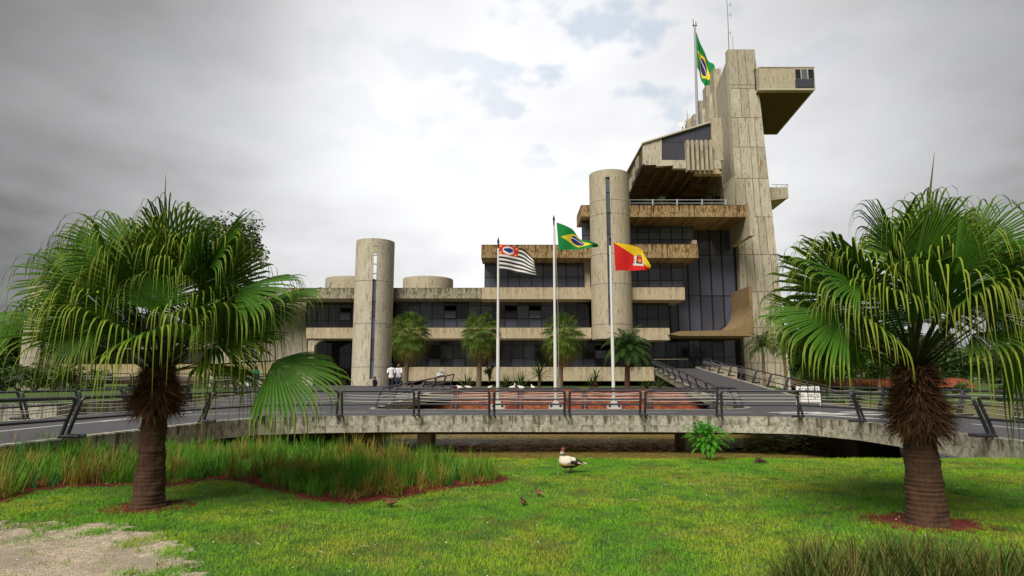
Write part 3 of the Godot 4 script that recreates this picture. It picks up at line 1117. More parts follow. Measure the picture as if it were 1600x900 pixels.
func make_far_left() -> void:
	# a further concrete cylinder, seen past the left palm
	var o := thing("concrete_cylinder", "round concrete stair cylinder standing alone behind the left palm, far left", "tower")
	stair_tower(o, 52, 113, [449, 505, 560, 620], 57.0, [62, 67, 470, 600], [], "concrete_2", [[470, "pane_2"], [520, "pane_3"], [600, ""]])
	var w := thing("low_concrete_wall", "long low beige concrete wall running behind the left palm", "wall")
	pbox(w, "wall_panel", "concrete_3", 95, 478, 569, 588, 54.0, 0.4)
	var dark := thing("low_left_building", "low dark building with flat roof behind the long low beige wall", "building")
	pbox(dark, "building_wall", "brown_wall", 120, 470, 545, 600, 62.0, 4.0)
	band(dark, "roof_edge", 112, 478, 536, 546, 61.5, 5.0, "band_moss")
	windows(dark, 130, 470, 549, 566, 61.9, 14, [1.0], ["pane_3", "pane_2"], 0.0)
	var rw := thing("retaining_wall", "stained concrete retaining wall left of the walkway, behind the left palm", "wall")
	var m := MB.new()
	var a := Vector3(-21.5, 0, -30)
	var z := Vector3(-16.2, 0, -46)
	var s := Vector3(-0.35, 0, 0)
	m.hexa([a + Vector3(0, -1.6, 0), z + Vector3(0, -1.6, 0), z + s + Vector3(0, -1.6, 0), a + s + Vector3(0, -1.6, 0)], [a + Vector3(0, 0.55, 0), z + Vector3(0, 0.85, 0), z + s + Vector3(0, 0.85, 0), a + s + Vector3(0, 0.55, 0)])
	m.hexa([a + Vector3(-18, -1.6, 2), a + Vector3(-0.36, -1.6, 0), a + Vector3(-0.36, -1.6, -0.35), a + Vector3(-18, -1.6, 1.65)], [a + Vector3(-18, 0.55, 2), a + Vector3(-0.36, 0.55, 0), a + Vector3(-0.36, 0.55, -0.35), a + Vector3(-18, 0.55, 1.65)])
	obj("wall_panel", m, M.fascia, rw)

# ---------------------------------------------------------------- walkway over the lake
const DECK := 0.375
var near_edge := [Vector2(-12.2, 4.5), Vector2(-10.4, 12.5), Vector2(-9.75, 17.5), Vector2(-9.4, 20.6), Vector2(-8.75, 21.9), Vector2(-7.0, 22.7), Vector2(-4.5, 23.1), Vector2(0, 23.2), Vector2(5, 23.1), Vector2(8.0, 22.9), Vector2(10.1, 22.2), Vector2(10.9, 20.0), Vector2(11.1, 17), Vector2(11.0, 13), Vector2(11.4, 4.5)]

func deck_outline(inset: float) -> PackedVector2Array:
	var p := PackedVector2Array()
	for q in near_edge:
		p.append(q)
	for q in [Vector2(16.6, 4.5), Vector2(16.3, 14), Vector2(16.3, 22), Vector2(16.8, 34), Vector2(11.3, 34), Vector2(11.1, 30), Vector2(10.3, 28.7), Vector2(9.0, 28.1), Vector2(-5.4, 28.1), Vector2(-6.2, 28.5), Vector2(-6.3, 29.2), Vector2(-16, 29.2), Vector2(-16, 14), Vector2(-17, 4.5)]:
		p.append(q)
	if inset > 0:
		return Geometry2D.offset_polygon(p, -inset)[0]
	return p

func flat_poly(p: PackedVector2Array, y: float) -> MB:
	var m := MB.new()
	for q in p:
		m.pt(Vector3(q.x, y, -q.y))
	var t := Geometry2D.triangulate_polygon(p)
	for k in range(0, t.size(), 3):
		var a := p[t[k]]
		var b := p[t[k + 1]]
		var d := p[t[k + 2]]
		if (b - a).cross(d - a) > 0:
			m.tri(t[k], t[k + 2], t[k + 1])
		else:
			m.tri(t[k], t[k + 1], t[k + 2])
	return m

# concrete edge panels along a line of points (x, height, distance), their outer face on the right hand of the way along it
func fascia(parent: Node, pts: Array, tall: float, called: String, flip := false) -> void:
	for k in pts.size() - 1:
		var a: Vector3 = pts[k]
		var b: Vector3 = pts[k + 1]
		var dir := Vector3(b.x - a.x, 0, b.z - a.z).normalized()
		var out := Vector3(-dir.z, 0, dir.x) * (1.0 if flip else -1.0)
		var m := MB.new()
		var i := -out * 0.22
		var o := out * 0.03
		var g := dir * 0.004
		var u := k * 2.7
		var l := a.distance_to(b)
		var dn := Vector3(0, -tall, 0)
		var c := Vector3(0, -0.03, 0)
		m.quad(a + g + o + dn, b - g + o + dn, b - g + o + c, a + g + o + c, Vector2(u, 0), Vector2(u + l, 0), Vector2(u + l, 0.95), Vector2(u, 0.95))
		m.quad(a + g + o + c, b - g + o + c, b - g, a + g, Vector2(u, 0.95), Vector2(u + l, 0.95), Vector2(u + l, 0.97), Vector2(u, 0.97))
		m.quad(a + g + i + dn, b - g + i + dn, b - g + o + dn, a + g + o + dn)
		m.quad(a + g, b - g, b - g + i, a + g + i, Vector2(u, 0.5), Vector2(u + l, 0.5), Vector2(u + l, 0.6), Vector2(u, 0.6))
		m.quad(a + g + i, b - g + i, b - g + i + dn, a + g + i + dn)
		m.quad(a + g + dn + i, a + g + dn + o, a + g + c + o, a + g + i, Vector2(0, 0), Vector2(.2, 0), Vector2(.2, 1), Vector2(0, 1))
		m.quad(b - g + dn + o, b - g + dn + i, b - g + i, b - g + c + o, Vector2(0, 0), Vector2(.2, 0), Vector2(.2, 1), Vector2(0, 1))
		if flip:
			for t in range(0, m.idx.size(), 3):
				var h := m.idx[t + 1]
				m.idx[t + 1] = m.idx[t + 2]
				m.idx[t + 2] = h
		obj(called, m, M.fascia, parent)

func v3(list: Array, y: float) -> Array:
	var r := []
	for q in list:
		r.append(Vector3(q.x, y, -q.y))
	return r

func stripe(parent: Node, pts: Array, w: float, y: float) -> void:
	var m := MB.new()
	for k in pts.size() - 1:
		var a := Vector3(pts[k].x, y, -pts[k].y)
		var b := Vector3(pts[k + 1].x, y, -pts[k + 1].y)
		var s := (b - a).cross(Vector3.UP).normalized() * w / 2
		m.quad(a + s, b + s, b - s, a - s)
		m.idx.resize(m.idx.size())
	obj("painted_line", m, M.road_paint, parent)

func make_bridge() -> void:
	var br := thing("footbridge", "low grey concrete footbridge with asphalt deck curving across the lake", "bridge")
	var s := MB.new()
	s.slab(deck_outline(0.15), 0, 0.45)
	for k in s.v.size():
		s.v[k] = Vector3(s.v[k].x, DECK - 0.46 + s.v[k].y, -s.v[k].z)
	for k in range(0, s.idx.size(), 3):
		var h := s.idx[k + 1]
		s.idx[k + 1] = s.idx[k + 2]
		s.idx[k + 2] = h
	obj("deck_slab", s, M.concrete_2, br)
	obj("asphalt", flat_poly(deck_outline(0.24), DECK - 0.004), M.asphalt, br)
	fascia(br, v3(near_edge, DECK), 0.58, "edge_panel", true)
	fascia(br, v3([Vector2(16.6, 4.5), Vector2(16.3, 14), Vector2(16.3, 22), Vector2(16.8, 34)], DECK), 0.58, "edge_panel", true)
	fascia(br, v3([Vector2(11.3, 34), Vector2(11.1, 30), Vector2(10.3, 28.7), Vector2(9.0, 28.1), Vector2(4.5, 28.1), Vector2(0, 28.1), Vector2(-5.4, 28.1), Vector2(-6.2, 28.5), Vector2(-6.3, 29.2)], DECK), 0.58, "edge_panel", true)
	fascia(br, v3([Vector2(-16, 29.2), Vector2(-16, 20), Vector2(-16, 14), Vector2(-17, 4.5)], DECK), 0.58, "edge_panel", true)
	# carrying beams and piers
	var bm := MB.new()
	for d in [23.9, 27.2]:
		bm.box(Vector3(-9.2, DECK - 0.70, -d - 0.35), Vector3(10.4, DECK - 0.47, -d + 0.35))
	obj("beam", bm, M.brown_wall, br)
	for x in [-3.35, 6.85]:
		var pm := MB.new()
		pm.box(Vector3(x - 0.26, -2.0, -25.9), Vector3(x + 0.26, DECK - 0.5, -24.3))
		obj("pier", pm, M.concrete_2, br)
	for q in [[-13.6, -23.5, -9.6, -20.4], [11.2, -22.6, 12.6, -20.8]]:
		var ab := MB.new()
		ab.box(Vector3(q[0], -2.0, q[1]), Vector3(q[2], DECK - 0.5, q[3]))
		obj("abutment", ab, M.dark_wall, br)
	# paint on the deck
	var y := DECK
	var x := -7.0
	while x < 9.0:
		stripe(br, [Vector2(x, 25.6), Vector2(x + 1.2, 25.6)], 0.12, y)
		x += 3.1
	stripe(br, [Vector2(10.4, 24.6), Vector2(11.6, 23.2), Vector2(12.4, 21.2), Vector2(12.6, 18.5)], 0.34, y)
	stripe(br, [Vector2(13.7, 19), Vector2(13.8, 12), Vector2(14, 5)], 0.12, y)
	stripe(br, [Vector2(-13.1, 26), Vector2(-13.0, 20), Vector2(-13.2, 12), Vector2(-14, 5)], 0.14, y)
	stripe(br, [Vector2(-7.5, 25.6), Vector2(-10.5, 25.2), Vector2(-12.4, 23.0), Vector2(-12.9, 20.0)], 0.14, y)
	var worn := MB.new()
	for q in [[12.3, 24.4, 0.9, 0.5], [11.6, 25.4, 1.2, 0.4], [13.6, 23.9, 0.7, 0.35], [14.1, 25.6, 1.0, 0.3]]:
		var c := worn.v.size()
		worn.pt(Vector3(q[0], y, -q[1]))
		for k in 15:
			var a := TAU * k / 14.0
			worn.pt(Vector3(q[0] + cos(a) * q[2] * (1 + 0.25 * sin(a * 3 + q[0])), y, -q[1] + sin(a) * q[3] * (1 + 0.3 * sin(a * 5))))
		for k in 14:
			worn.tri(c, c + k + 1, c + k + 2)
	obj("worn_paint", worn, M.road_paint, br)
	# two ways up to the building
	ramp("entrance_ramp", "long asphalt ramp on concrete rising to the entrance beside the tower", Vector2(11.3, 34), Vector2(16.8, 34), Vector2(13.2, 58.6), Vector2(17.5, 58.6), DECK, 2.68)
	ramp("side_ramp", "wide asphalt ramp rising gently towards the left stair tower", Vector2(-16, 29.2), Vector2(-6.3, 29.2), Vector2(-15.8, 44), Vector2(-4.3, 44), DECK, 1.12)
	var pl := MB.new()
	pl.box(Vector3(-19.5, -1.0, -59.0), Vector3(-4.3, 1.12, -44.0))
	struct("terrace_pavement", pl, M.asphalt)

func ramp(called: String, label: String, a: Vector2, b: Vector2, c: Vector2, d: Vector2, y0: float, y1: float) -> void:
	var r := thing(called, label, "ramp")
	var A := Vector3(a.x, y0, -a.y)
	var B := Vector3(b.x, y0, -b.y)
	var C := Vector3(c.x, y1, -c.y)
	var D := Vector3(d.x, y1, -d.y)
	var i := Vector3(0.16, 0, 0)
	var dn := Vector3(0, -0.42, 0)
	var up := Vector3(0, -0.02, 0)
	var m := MB.new()
	m.hexa([A + i + dn, B - i + dn, D - i + dn, C + i + dn], [A + i + up, B - i + up, D - i + up, C + i + up])
	obj("ramp_slab", m, M.concrete_2, r)
	var s := MB.new()
	var j := Vector3(0.24, -0.006, 0)
	var k := Vector3(-0.24, -0.006, 0)
	s.quad(A + j, B + k, D + k, C + j)
	obj("asphalt", s, M.asphalt, r)
	var n := maxi(2, int(A.distance_to(C) / 4.2))
	var left := []
	var right := []
	for t in n + 1:
		left.append(A.lerp(C, float(t) / n))
		right.append(B.lerp(D, float(t) / n))
	fascia(r, left, 0.5, "edge_panel", false)
	fascia(r, right, 0.5, "edge_panel", true)

# ---------------------------------------------------------------- railings: separate bent-tube sections, leaning in over the deck
const PANEL := 2.6
var panel_meshes := {}

func rail_meshes() -> Dictionary:
	if panel_meshes:
		return panel_meshes
	var h := 0.90
	var lean := 0.30
	var at := func(x: float, t: float) -> Vector3: return Vector3(x, 0.045 + (h - 0.045) * t, lean * t)
	var x0 := 0.06
	var x1 := PANEL - 0.06
	var p := [Vector3(x0, 0.045, 0.46), Vector3(x0, 0.045, 0.05), Vector3(x0, 0.075, 0.015)]
	p.append(at.call(x0, 0.4))
	p.append(at.call(x0, 0.90))
	p.append(at.call(x0 + 0.025, 0.965))
	p.append(at.call(x0 + 0.09, 1.0))
	p.append(at.call(x1 - 0.09, 1.0))
	p.append(at.call(x1 - 0.025, 0.965))
	p.append(at.call(x1, 0.90))
	p.append(at.call(x1, 0.4))
	p.append_array([Vector3(x1, 0.075, 0.015), Vector3(x1, 0.045, 0.05), Vector3(x1, 0.045, 0.46)])
	var f := MB.new()
	f.tube(p, 0.043, 8)
	panel_meshes.frame = f.done()
	var l := MB.new()
	l.tube([at.call(x0, 0.43), at.call(x1, 0.43)], 0.033, 7)
	panel_meshes.lower_tube = l.done()
	var br := MB.new()
	for x in [x0, x1]:
		br.obox(Vector3(x, -0.05, -0.035), Vector3(0.075, 0.2, 0.03))
	panel_meshes.bracket = br.done()
	panel_meshes.cables = []
	for v in 4:
		var set := []
		for k in 3:
			var t: float = [0.58, 0.71, 0.84][k]
			var sag: float = [0.0, 0.035, 0.075, 0.02][v] * [1.0, 0.6, 1.4][k]
			var c := MB.new()
			var q := []
			for s in 7:
				var u := s / 6.0
				q.append(at.call(lerpf(x0, x1, u), t) + Vector3(0, -sag * 4 * u * (1 - u) + [0.02, -0.02, 0.0, 0.03][v] * (u - 0.5), 0))
			c.tube(q, 0.013, 5)
			set.append(c.done())
		panel_meshes.cables.append(set)
	return panel_meshes

const ORD := ["first", "second", "third", "fourth", "fifth", "sixth", "seventh", "eighth", "ninth", "tenth", "eleventh", "twelfth", "thirteenth", "fourteenth", "fifteenth", "sixteenth", "seventeenth", "eighteenth", "nineteenth", "twentieth", "twenty-first", "twenty-second", "twenty-third"]

# inward: +1 when the deck lies on the left hand of the way along the points
func railing(pts: Array, inward: float, where: String, from: String, skip := 0) -> void:
	var total := 0.0
	for k in pts.size() - 1:
		total += pts[k].distance_to(pts[k + 1])
	var n := int(round(total / (PANEL + 0.06)))
	var spots := []
	for k in n + 1:
		var want := total * k / n
		for j in pts.size() - 1:
			var l: float = pts[j].distance_to(pts[j + 1])
			if want <= l + 0.0001 or j == pts.size() - 2:
				spots.append(pts[j].lerp(pts[j + 1], clampf(want / l, 0, 1)))
				break
			want -= l
	var pm := rail_meshes()
	for k in n:
		var a: Vector3 = spots[k]
		var b: Vector3 = spots[k + 1]
		if inward < 0:
			var h := a
			a = b
			b = h
		# with the deck on the left when going from a to b
		var dx := (b - a).normalized()
		var inn := Vector3.UP.cross(dx).normalized()
		var up := dx.cross(-inn).normalized()
		if up.y < 0:
			up = -up
		var zed := dx.cross(up)
		var o := thing("railing_section", "%s railing section from %s %s" % [ORD[k], from, where], "railing", a + dx * 0.03, "railing sections along the walkway")
		# local z must point in over the deck
		if zed.dot(inn) < 0:
			o.position = b - dx * 0.03
			dx = -dx
			zed = dx.cross(up)
		o.basis = Basis(dx, up, zed)
		var fit := (a.distance_to(b) - 0.06) / PANEL
		o.scale = Vector3(fit, 1, 1)
		obj("frame", pm.frame, M.rail, o)
		obj("lower_tube", pm.lower_tube, M.rail, o)
		obj("bracket", pm.bracket, M.rail, o)
		for c in pm.cables[rng.randi() % 4]:
			obj("cable", c, M.cable, o)

func make_railings() -> void:
	var e := DECK
	railing(v3(near_edge, e).slice(0, 5), -1, "on the near edge of the left arm", "the bottom left")
	railing(v3(near_edge, e).slice(4, 11), -1, "on the near edge of the central span", "the left")
	railing(v3(near_edge, e).slice(10, 15), -1, "on the near edge of the right arm", "the middle")
	railing(v3([Vector2(-5.4, 28.1), Vector2(9.0, 28.1)], e), 1, "on the far edge of the central span", "the left")
	railing(v3([Vector2(9.0, 28.1), Vector2(10.3, 28.7), Vector2(11.1, 30), Vector2(11.3, 34)], e), 1, "at the foot of the entrance ramp", "the left")
	railing([Vector3(11.3, e, -34), Vector3(13.2, 2.68, -58.4)], 1, "up the left side of the entrance ramp", "the foot")
	railing([Vector3(16.8, e, -34), Vector3(17.5, 2.68, -58.4)], -1, "up the right side of the entrance ramp", "the foot")
	railing(v3([Vector2(16.6, 4.5), Vector2(16.3, 14), Vector2(16.3, 22), Vector2(16.8, 34)], e), -1, "on the outer edge of the right arm", "the viewer's end")
	railing(v3([Vector2(-17, 4.5), Vector2(-16, 14), Vector2(-16, 29.2)], e), 1, "on the outer edge of the left arm", "the viewer's end")
	railing([Vector3(-6.3, e, -29.2), Vector3(-4.3, 1.12, -44)], -1, "up the right side of the side ramp", "the foot")
	railing([Vector3(-16, e, -29.2), Vector3(-15.8, 1.12, -44)], 1, "up the left side of the side ramp", "the foot")
	railing([Vector3(-44, 1.25, -47), Vector3(-18, 1.15, -47.5)], -1, "beyond the retaining wall, behind the left palm", "the left")

# ---------------------------------------------------------------- flagpoles and flags
func poly_at(p: Array, u: float) -> Vector2:
	var f := u * (p.size() - 1)
	var k := mini(int(f), p.size() - 2)
	var t := f - k
	var a: Vector2 = p[maxi(k - 1, 0)]
	var b: Vector2 = p[k]
	var c: Vector2 = p[k + 1]
	var d: Vector2 = p[mini(k + 2, p.size() - 1)]
	return b.cubic_interpolate(c, a, d, t)

func flag(called: String, label: String, group: String, top: Array, foot: Array, d: float, wave: float, tex: ImageTexture) -> void:
	var m := MB.new()
	var nu := 36
	var nv := 18
	var origin := P(top[0].x, top[0].y, d)
	for j in nv + 1:
		for i in nu + 1:
			var u := float(i) / nu
			var v := float(j) / nv
			var q := poly_at(top, u).lerp(poly_at(foot, u), v)
			var z := wave * sqrt(u) * (sin(u * 8.0 + v * 2.2) + 0.45 * sin(u * 15.0 - v * 3.0 + 1.0))
			m.pt(P(q.x, q.y, d) + Vector3(0, 0, z) - origin, Vector2(u, v))
	for j in nv:
		for i in nu:
			var a := j * (nu + 1) + i
			m.tri(a, a + 1, a + nu + 1)
			m.tri(a + 1, a + nu + 2, a + nu + 1)
	var mt := mat(called + "_cloth", Color(1, 1, 1), 0.85)
	mt.albedo_texture = tex
	mt.texture_repeat = false
	mt.cull_mode = BaseMaterial3D.CULL_DISABLED
	mt.backlight_enabled = true
	mt.backlight = Color(0.35, 0.35, 0.35)
	var o := obj(called, m, mt)
	o.position = origin
	tag(o, label, "flag", group)

func star(p: Vector2, c: Vector2, r: float) -> bool:
	var q := (p - c) / r
	var l := q.length()
	if l > 1:
		return false
	var a := fposmod(atan2(q.x, -q.y), TAU / 5)
	a = absf(a - TAU / 10)
	return l < lerpf(0.42, 1.0, pow(a / (TAU / 10), 1.2))

func make_poles_and_flags() -> void:
	var white := Color(0.80, 0.80, 0.80)
	var black := Color(0.015, 0.015, 0.018)
	# striped state flag
	var nf := FastNoiseLite.new()
	nf.seed = 2
	nf.frequency = 9.0
	var sp := paint(390, 260, func(i: int):
		var u := (i % 390 + 0.5) / 390.0
		var v := (i / 390 + 0.5) / 260.0
		if u < 0.40 and v < 5.0 / 13.0:
			var p := Vector2(u / 0.40, v / (5.0 / 13.0))
			var q := (p - Vector2(0.5, 0.5)) * Vector2(1.56, 1.0)
			for s in [Vector2(0.13, 0.17), Vector2(0.87, 0.17), Vector2(0.13, 0.83), Vector2(0.87, 0.83)]:
				if star((p - s) * Vector2(1.56, 1.0), Vector2.ZERO, 0.13):
					return Color(0.85, 0.62, 0.05)
			if q.length() < 0.42:
				var w := q + Vector2(0.02, 0.03) + Vector2(0.09 * q.y, 0.10 * q.x)
				if Vector2(w.x / 0.36, w.y / 0.25).length() < 1.0 + 0.5 * nf.get_noise_2d(q.x, q.y) and w.y < 0.21 + 0.6 * w.x:
					return Color(0.012, 0.03, 0.20)
				return white
			return Color(0.62, 0.022, 0.018)
		return black if int(v * 13) % 2 == 0 else white)
	var dp := 28.6
	var spots := [[778.0, 370.0, 638.5], [867.5, 335.0, 637.5], [957.5, 366.0, 637.0]]
	var names := ["white flagpole flying the black and white striped flag, leftmost of three", "tallest white flagpole, flying the green and yellow flag in the middle", "white flagpole flying the red and yellow flag, rightmost of three"]
	for k in 3:
		var s: Array = spots[k]
		var foot := Vector3(X(s[0], 560, dp), DECK - 0.004, -dp)
		var top := Y(s[1], dp) - foot.y
		var o := thing("flagpole", names[k], "flagpole", foot, "flagpoles on the bridge")
		var pl := MB.new()
		pl.tube([Vector3(0, 0.1, 0), Vector3(0, top * 0.4, 0), Vector3(0, top * 0.402, 0), Vector3(0, top - 0.55, 0)], [0.078, 0.076, 0.064, 0.05], 14)
		obj("pole", pl, M.white_paint, o)
		var fi := MB.new()
		fi.lathe(Vector3.ZERO, [Vector2(0.035, top - 0.56), Vector2(0.04, top - 0.3), Vector2(0.06, top - 0.27), Vector2(0.055, top - 0.2), Vector2(0.02, top - 0.06), Vector2(0.0, top)], 12)
		obj("finial", fi, M.dark_metal, o)
		var bs := MB.new()
		bs.obox(Vector3(0, 0.10, 0), Vector3(0.62, 0.2, 0.34))
		bs.obox(Vector3(0, 0.26, 0), Vector3(0.26, 0.14, 0.24))
		obj("base", bs, M.white_paint, o)
		for q in [-0.21, 0.21]:
			var bl := MB.new()
			bl.obox(Vector3(q, 0.12, 0.175), Vector3(0.1, 0.08, 0.02))
			obj("bolt_plate", bl, M.rail, o)
		if k == 1:
			var rope := MB.new()
			rope.tube([Vector3(0.16, 0.9, 0.0), Vector3(0.15, top * 0.5, 0.0), Vector3(0.06, top - 0.7, 0)], 0.008, 5)
			obj("halyard", rope, M.cable, o)
	flag("striped_flag", "black and white striped flag with red corner and white disc, waving", "flags on the three poles", [Vector2(779, 381), Vector2(800, 385.5), Vector2(818, 389), Vector2(831, 401), Vector2(834, 408)], [Vector2(779.5, 422), Vector2(795, 423.5), Vector2(810, 427), Vector2(825, 430), Vector2(838.5, 431.5)], dp, 0.10, sp)
	# green flag with a yellow lozenge and a blue disc
	var green := Color(0.0, 0.235, 0.05)
	var yellow := Color(0.85, 0.66, 0.03)
	var bra := func(i: int) -> Color:
		var u: float = (i % 400 + 0.5) / 400.0
		var v: float = (i / 400 + 0.5) / 280.0
		var p := Vector2((u - 0.5) * 20.0, (v - 0.5) * 14.0)
		if p.length() < 3.5:
			var arc := (p - Vector2(-2.0, 7.0)).length()
			if arc > 7.75 and arc < 8.35:
				return white
			if fmod(absf(p.x * 13.7 + p.y * 7.3), 3.1) < 0.16 and fmod(absf(p.y * 4.1), 1.4) < 0.35:
				return Color(0.5, 0.5, 0.6)
			return Color(0.008, 0.012, 0.16)
		if absf(p.x) / 8.3 + absf(p.y) / 5.3 < 1:
			return yellow
		return green
	var bt := paint(400, 280, bra)
	flag("green_flag", "green flag with yellow lozenge and blue disc on the middle pole", "flags on the three poles", [Vector2(869.5, 347.5), Vector2(884, 353), Vector2(895, 359), Vector2(906, 372), Vector2(918, 376), Vector2(934, 382.5)], [Vector2(873, 391.5), Vector2(886, 390), Vector2(899, 389.5), Vector2(912, 389), Vector2(925, 387), Vector2(934.5, 385.5)], dp, 0.13, bt)
	# red and yellow flag parted diagonally, with a coat of arms
	var mu := paint(400, 280, func(i: int):
		var u := (i % 400 + 0.5) / 400.0
		var v := (i / 400 + 0.5) / 280.0
		var red := Color(0.66, 0.010, 0.008)
		var field := red if v > u * 0.84 else Color(0.86, 0.60, 0.01)
		var p := Vector2((u - 0.58) / 0.155, (v - 0.53) / 0.27)
		var n := nf.get_noise_2d(u * 1.4, v)
		if p.y > 0.62 and p.y < 0.98 and absf(p.x) < 0.98 + n * 0.3:
			return white if fmod(u * 90.0, 1.0) > 0.22 else Color(0.2, 0.1, 0.1)
		if absf(p.x) > 0.52 and absf(p.x) < 0.86 and p.y > -0.5 and p.y < 0.7:
			return white if n > -0.10 else Color(0.08, 0.12, 0.05)
		if absf(p.x) < 0.55 and p.y > -0.55 and p.y < 0.72 - 0.5 * p.x * p.x:
			return Color(0.75, 0.22, 0.06) if Vector2(p.x, p.y - 0.1).length() < 0.3 else Color(0.55, 0.03, 0.02) if p.y < 0.2 else Color(0.05, 0.03, 0.05)
		if absf(p.x) < 0.5 and p.y > -0.95 and p.y < -0.55 and (p.y > -0.75 or fmod(absf(p.x) * 4.0, 1.0) < 0.55):
			return Color(0.30, 0.20, 0.12)
		return field)
	flag("red_yellow_flag", "red and yellow flag parted diagonally with a coat of arms", "flags on the three poles", [Vector2(959, 378.5), Vector2(973, 381), Vector2(988, 383.5), Vector2(1003, 389), Vector2(1007, 400), Vector2(1017, 417)], [Vector2(961.5, 423), Vector2(974, 422.5), Vector2(987, 422.5), Vector2(999, 422.5), Vector2(1009, 422), Vector2(1014, 421)], dp, 0.09, mu)
	# the big flag on the tower
	var td := 68.5
	var tp := thing("roof_flagpole", "tall grey flagpole on the roof beside the tower, its flag hanging", "flagpole", P(1089.5, 196, td))
	var ttop := P(1085.5, 40, td) - tp.position
	var pm := MB.new()
	pm.tube([Vector3(0, -1, 0), ttop * 0.5, ttop], [0.17, 0.15, 0.11], 12)
	obj("pole", pm, M.rail_light, tp)
	var tipm := MB.new()
	tipm.tube([ttop + Vector3(-0.14, 0, 0), ttop + Vector3(-0.16, 0.8, 0)], 0.04, 6)
	tipm.tube([ttop + Vector3(0.14, 0, 0), ttop + Vector3(0.16, 0.5, 0)], 0.05, 6)
	tipm.obox(ttop, Vector3(0.5, 0.08, 0.2))
	obj("lightning_rod", tipm, M.dark_metal, tp)
	flag("large_green_flag", "large green and yellow flag hanging limp from the roof flagpole", "", [Vector2(1087.5, 50), Vector2(1093, 66), Vector2(1103, 85), Vector2(1111, 97), Vector2(1115.5, 107)], [Vector2(1089.5, 106), Vector2(1093, 112), Vector2(1097, 127), Vector2(1100, 140), Vector2(1104, 152)], td, 0.35, bt)

# ---------------------------------------------------------------- leaves
func up_of(t: Vector3) -> Vector3:
	var s := t.cross(Vector3.UP)
	if s.length() < 0.15:
		s = t.cross(Vector3(0.3, 0.2, 1))
	return s.normalized().cross(t).normalized()

# a palm leaf stalk from a to h, arched
func stalk(m: MB, a: Vector3, h: Vector3, arch: float, r: float, col: Color) -> Vector3:
	var p := []
	var rr := []
	for k in 8:
		var t := k / 7.0
		p.append(a.lerp(h, t) + Vector3.UP * arch * 4 * t * (1 - t))
		rr.append(lerpf(r, r * 0.45, t))
	m.tint = col
	m.tube(p, rr, 5, false)
	return (p[7] - p[6]).normalized()

# the pleated fan of a fan palm: segments joined for part of their length, tips broken over and hanging
func fan(m: MB, h: Vector3, t: Vector3, n: Vector3, radius: float, segs: int, spread: float, bend: float, tail: float, fold: float, a: Color, b: Color) -> void:
	var s := t.cross(n).normalized()
	n = s.cross(t).normalized()
	var half := spread / segs
	for i in segs:
		var ph := lerpf(-spread, spread, (i + 0.5) / segs)
		var d := (t * cos(ph) + s * sin(ph) + n * fold * absf(sin(ph))).normalized()
		var side := (-t * sin(ph) + s * cos(ph)).normalized()
		var l := radius * (0.80 + 0.20 * cos(ph * 0.9)) * rng.randf_range(0.93, 1.06)
		var sb := bend * rng.randf_range(0.86, 1.12)
		var tl := radius * tail * rng.randf_range(0.25, 1.2) * (0.7 + 0.3 * cos(ph))
		var col := a.lerp(a * 0.6, rng.randf() * 0.6)
		var tip := b.lerp(a, rng.randf() * 0.5)
		var dry := rng.randf() < 0.12
		var p := h + d * 0.03
		var dir := d
		var pts := [p]
		var ws := [0.006]
		var cs := [col.lerp(b, 0.25)]
		var ss := [0.0]
		var nf := 5
		for k in nf:
			dir = (dir + Vector3.DOWN * 0.035 * (1.0 + k * 0.5) + n * 0.02).normalized()
			p += dir * (l * sb / nf)
			pts.append(p)
			ws.append(tan(half) * l * sb * (k + 1) / nf * [1.03, 1.03, 1.02, 0.88, 0.62][k])
			cs.append(col.lerp(tip, 0.25 * (k + 1) / nf))
			ss.append(1.0)
		# the break
		var wob := Vector3(rng.randf_range(-0.25, 0.25), 0, rng.randf_range(-0.25, 0.25))
		var wl: float = minf(ws[-1], 0.0135)
		for k in 3:
			dir = (dir + (Vector3.DOWN + wob * 0.4) * [0.40, 0.75, 1.2][k]).normalized()
			p += dir * (l * (1 - sb) * 0.30)
			pts.append(p)
			ws.append(wl * [0.80, 0.62, 0.5][k])
			cs.append(tip)
			ss.append(0.8)
		for k in 4:
			dir = (dir * 0.55 + Vector3.DOWN * 0.7 + wob * (0.2 if k < 2 else 0.32)).normalized()
			p += dir * (tl / 4)
			pts.append(p)
			ws.append(wl * [0.42, 0.34, 0.22, 0.05][k])
			cs.append(tip.lerp(Color(0.20, 0.12, 0.045), (0.25 if not dry else 0.9) * (k + 1) / 4.0))
			ss.append(0.5)
		var f := m.v.size()
		for k in pts.size():
			var dn: Vector3 = n * (0.30 * ws[k] * ss[k])
			m.tint = cs[k]
			m.pt(pts[k] - side * ws[k] + dn)
			m.tint = cs[k] * 0.82
			m.pt(pts[k] - dn)
			m.tint = cs[k]
			m.pt(pts[k] + side * ws[k] + dn)
		for k in pts.size() - 1:
			for e in 2:
				var q := f + k * 3 + e
				m.tri(q, q + 1, q + 3)
				m.tri(q + 1, q + 4, q + 3)

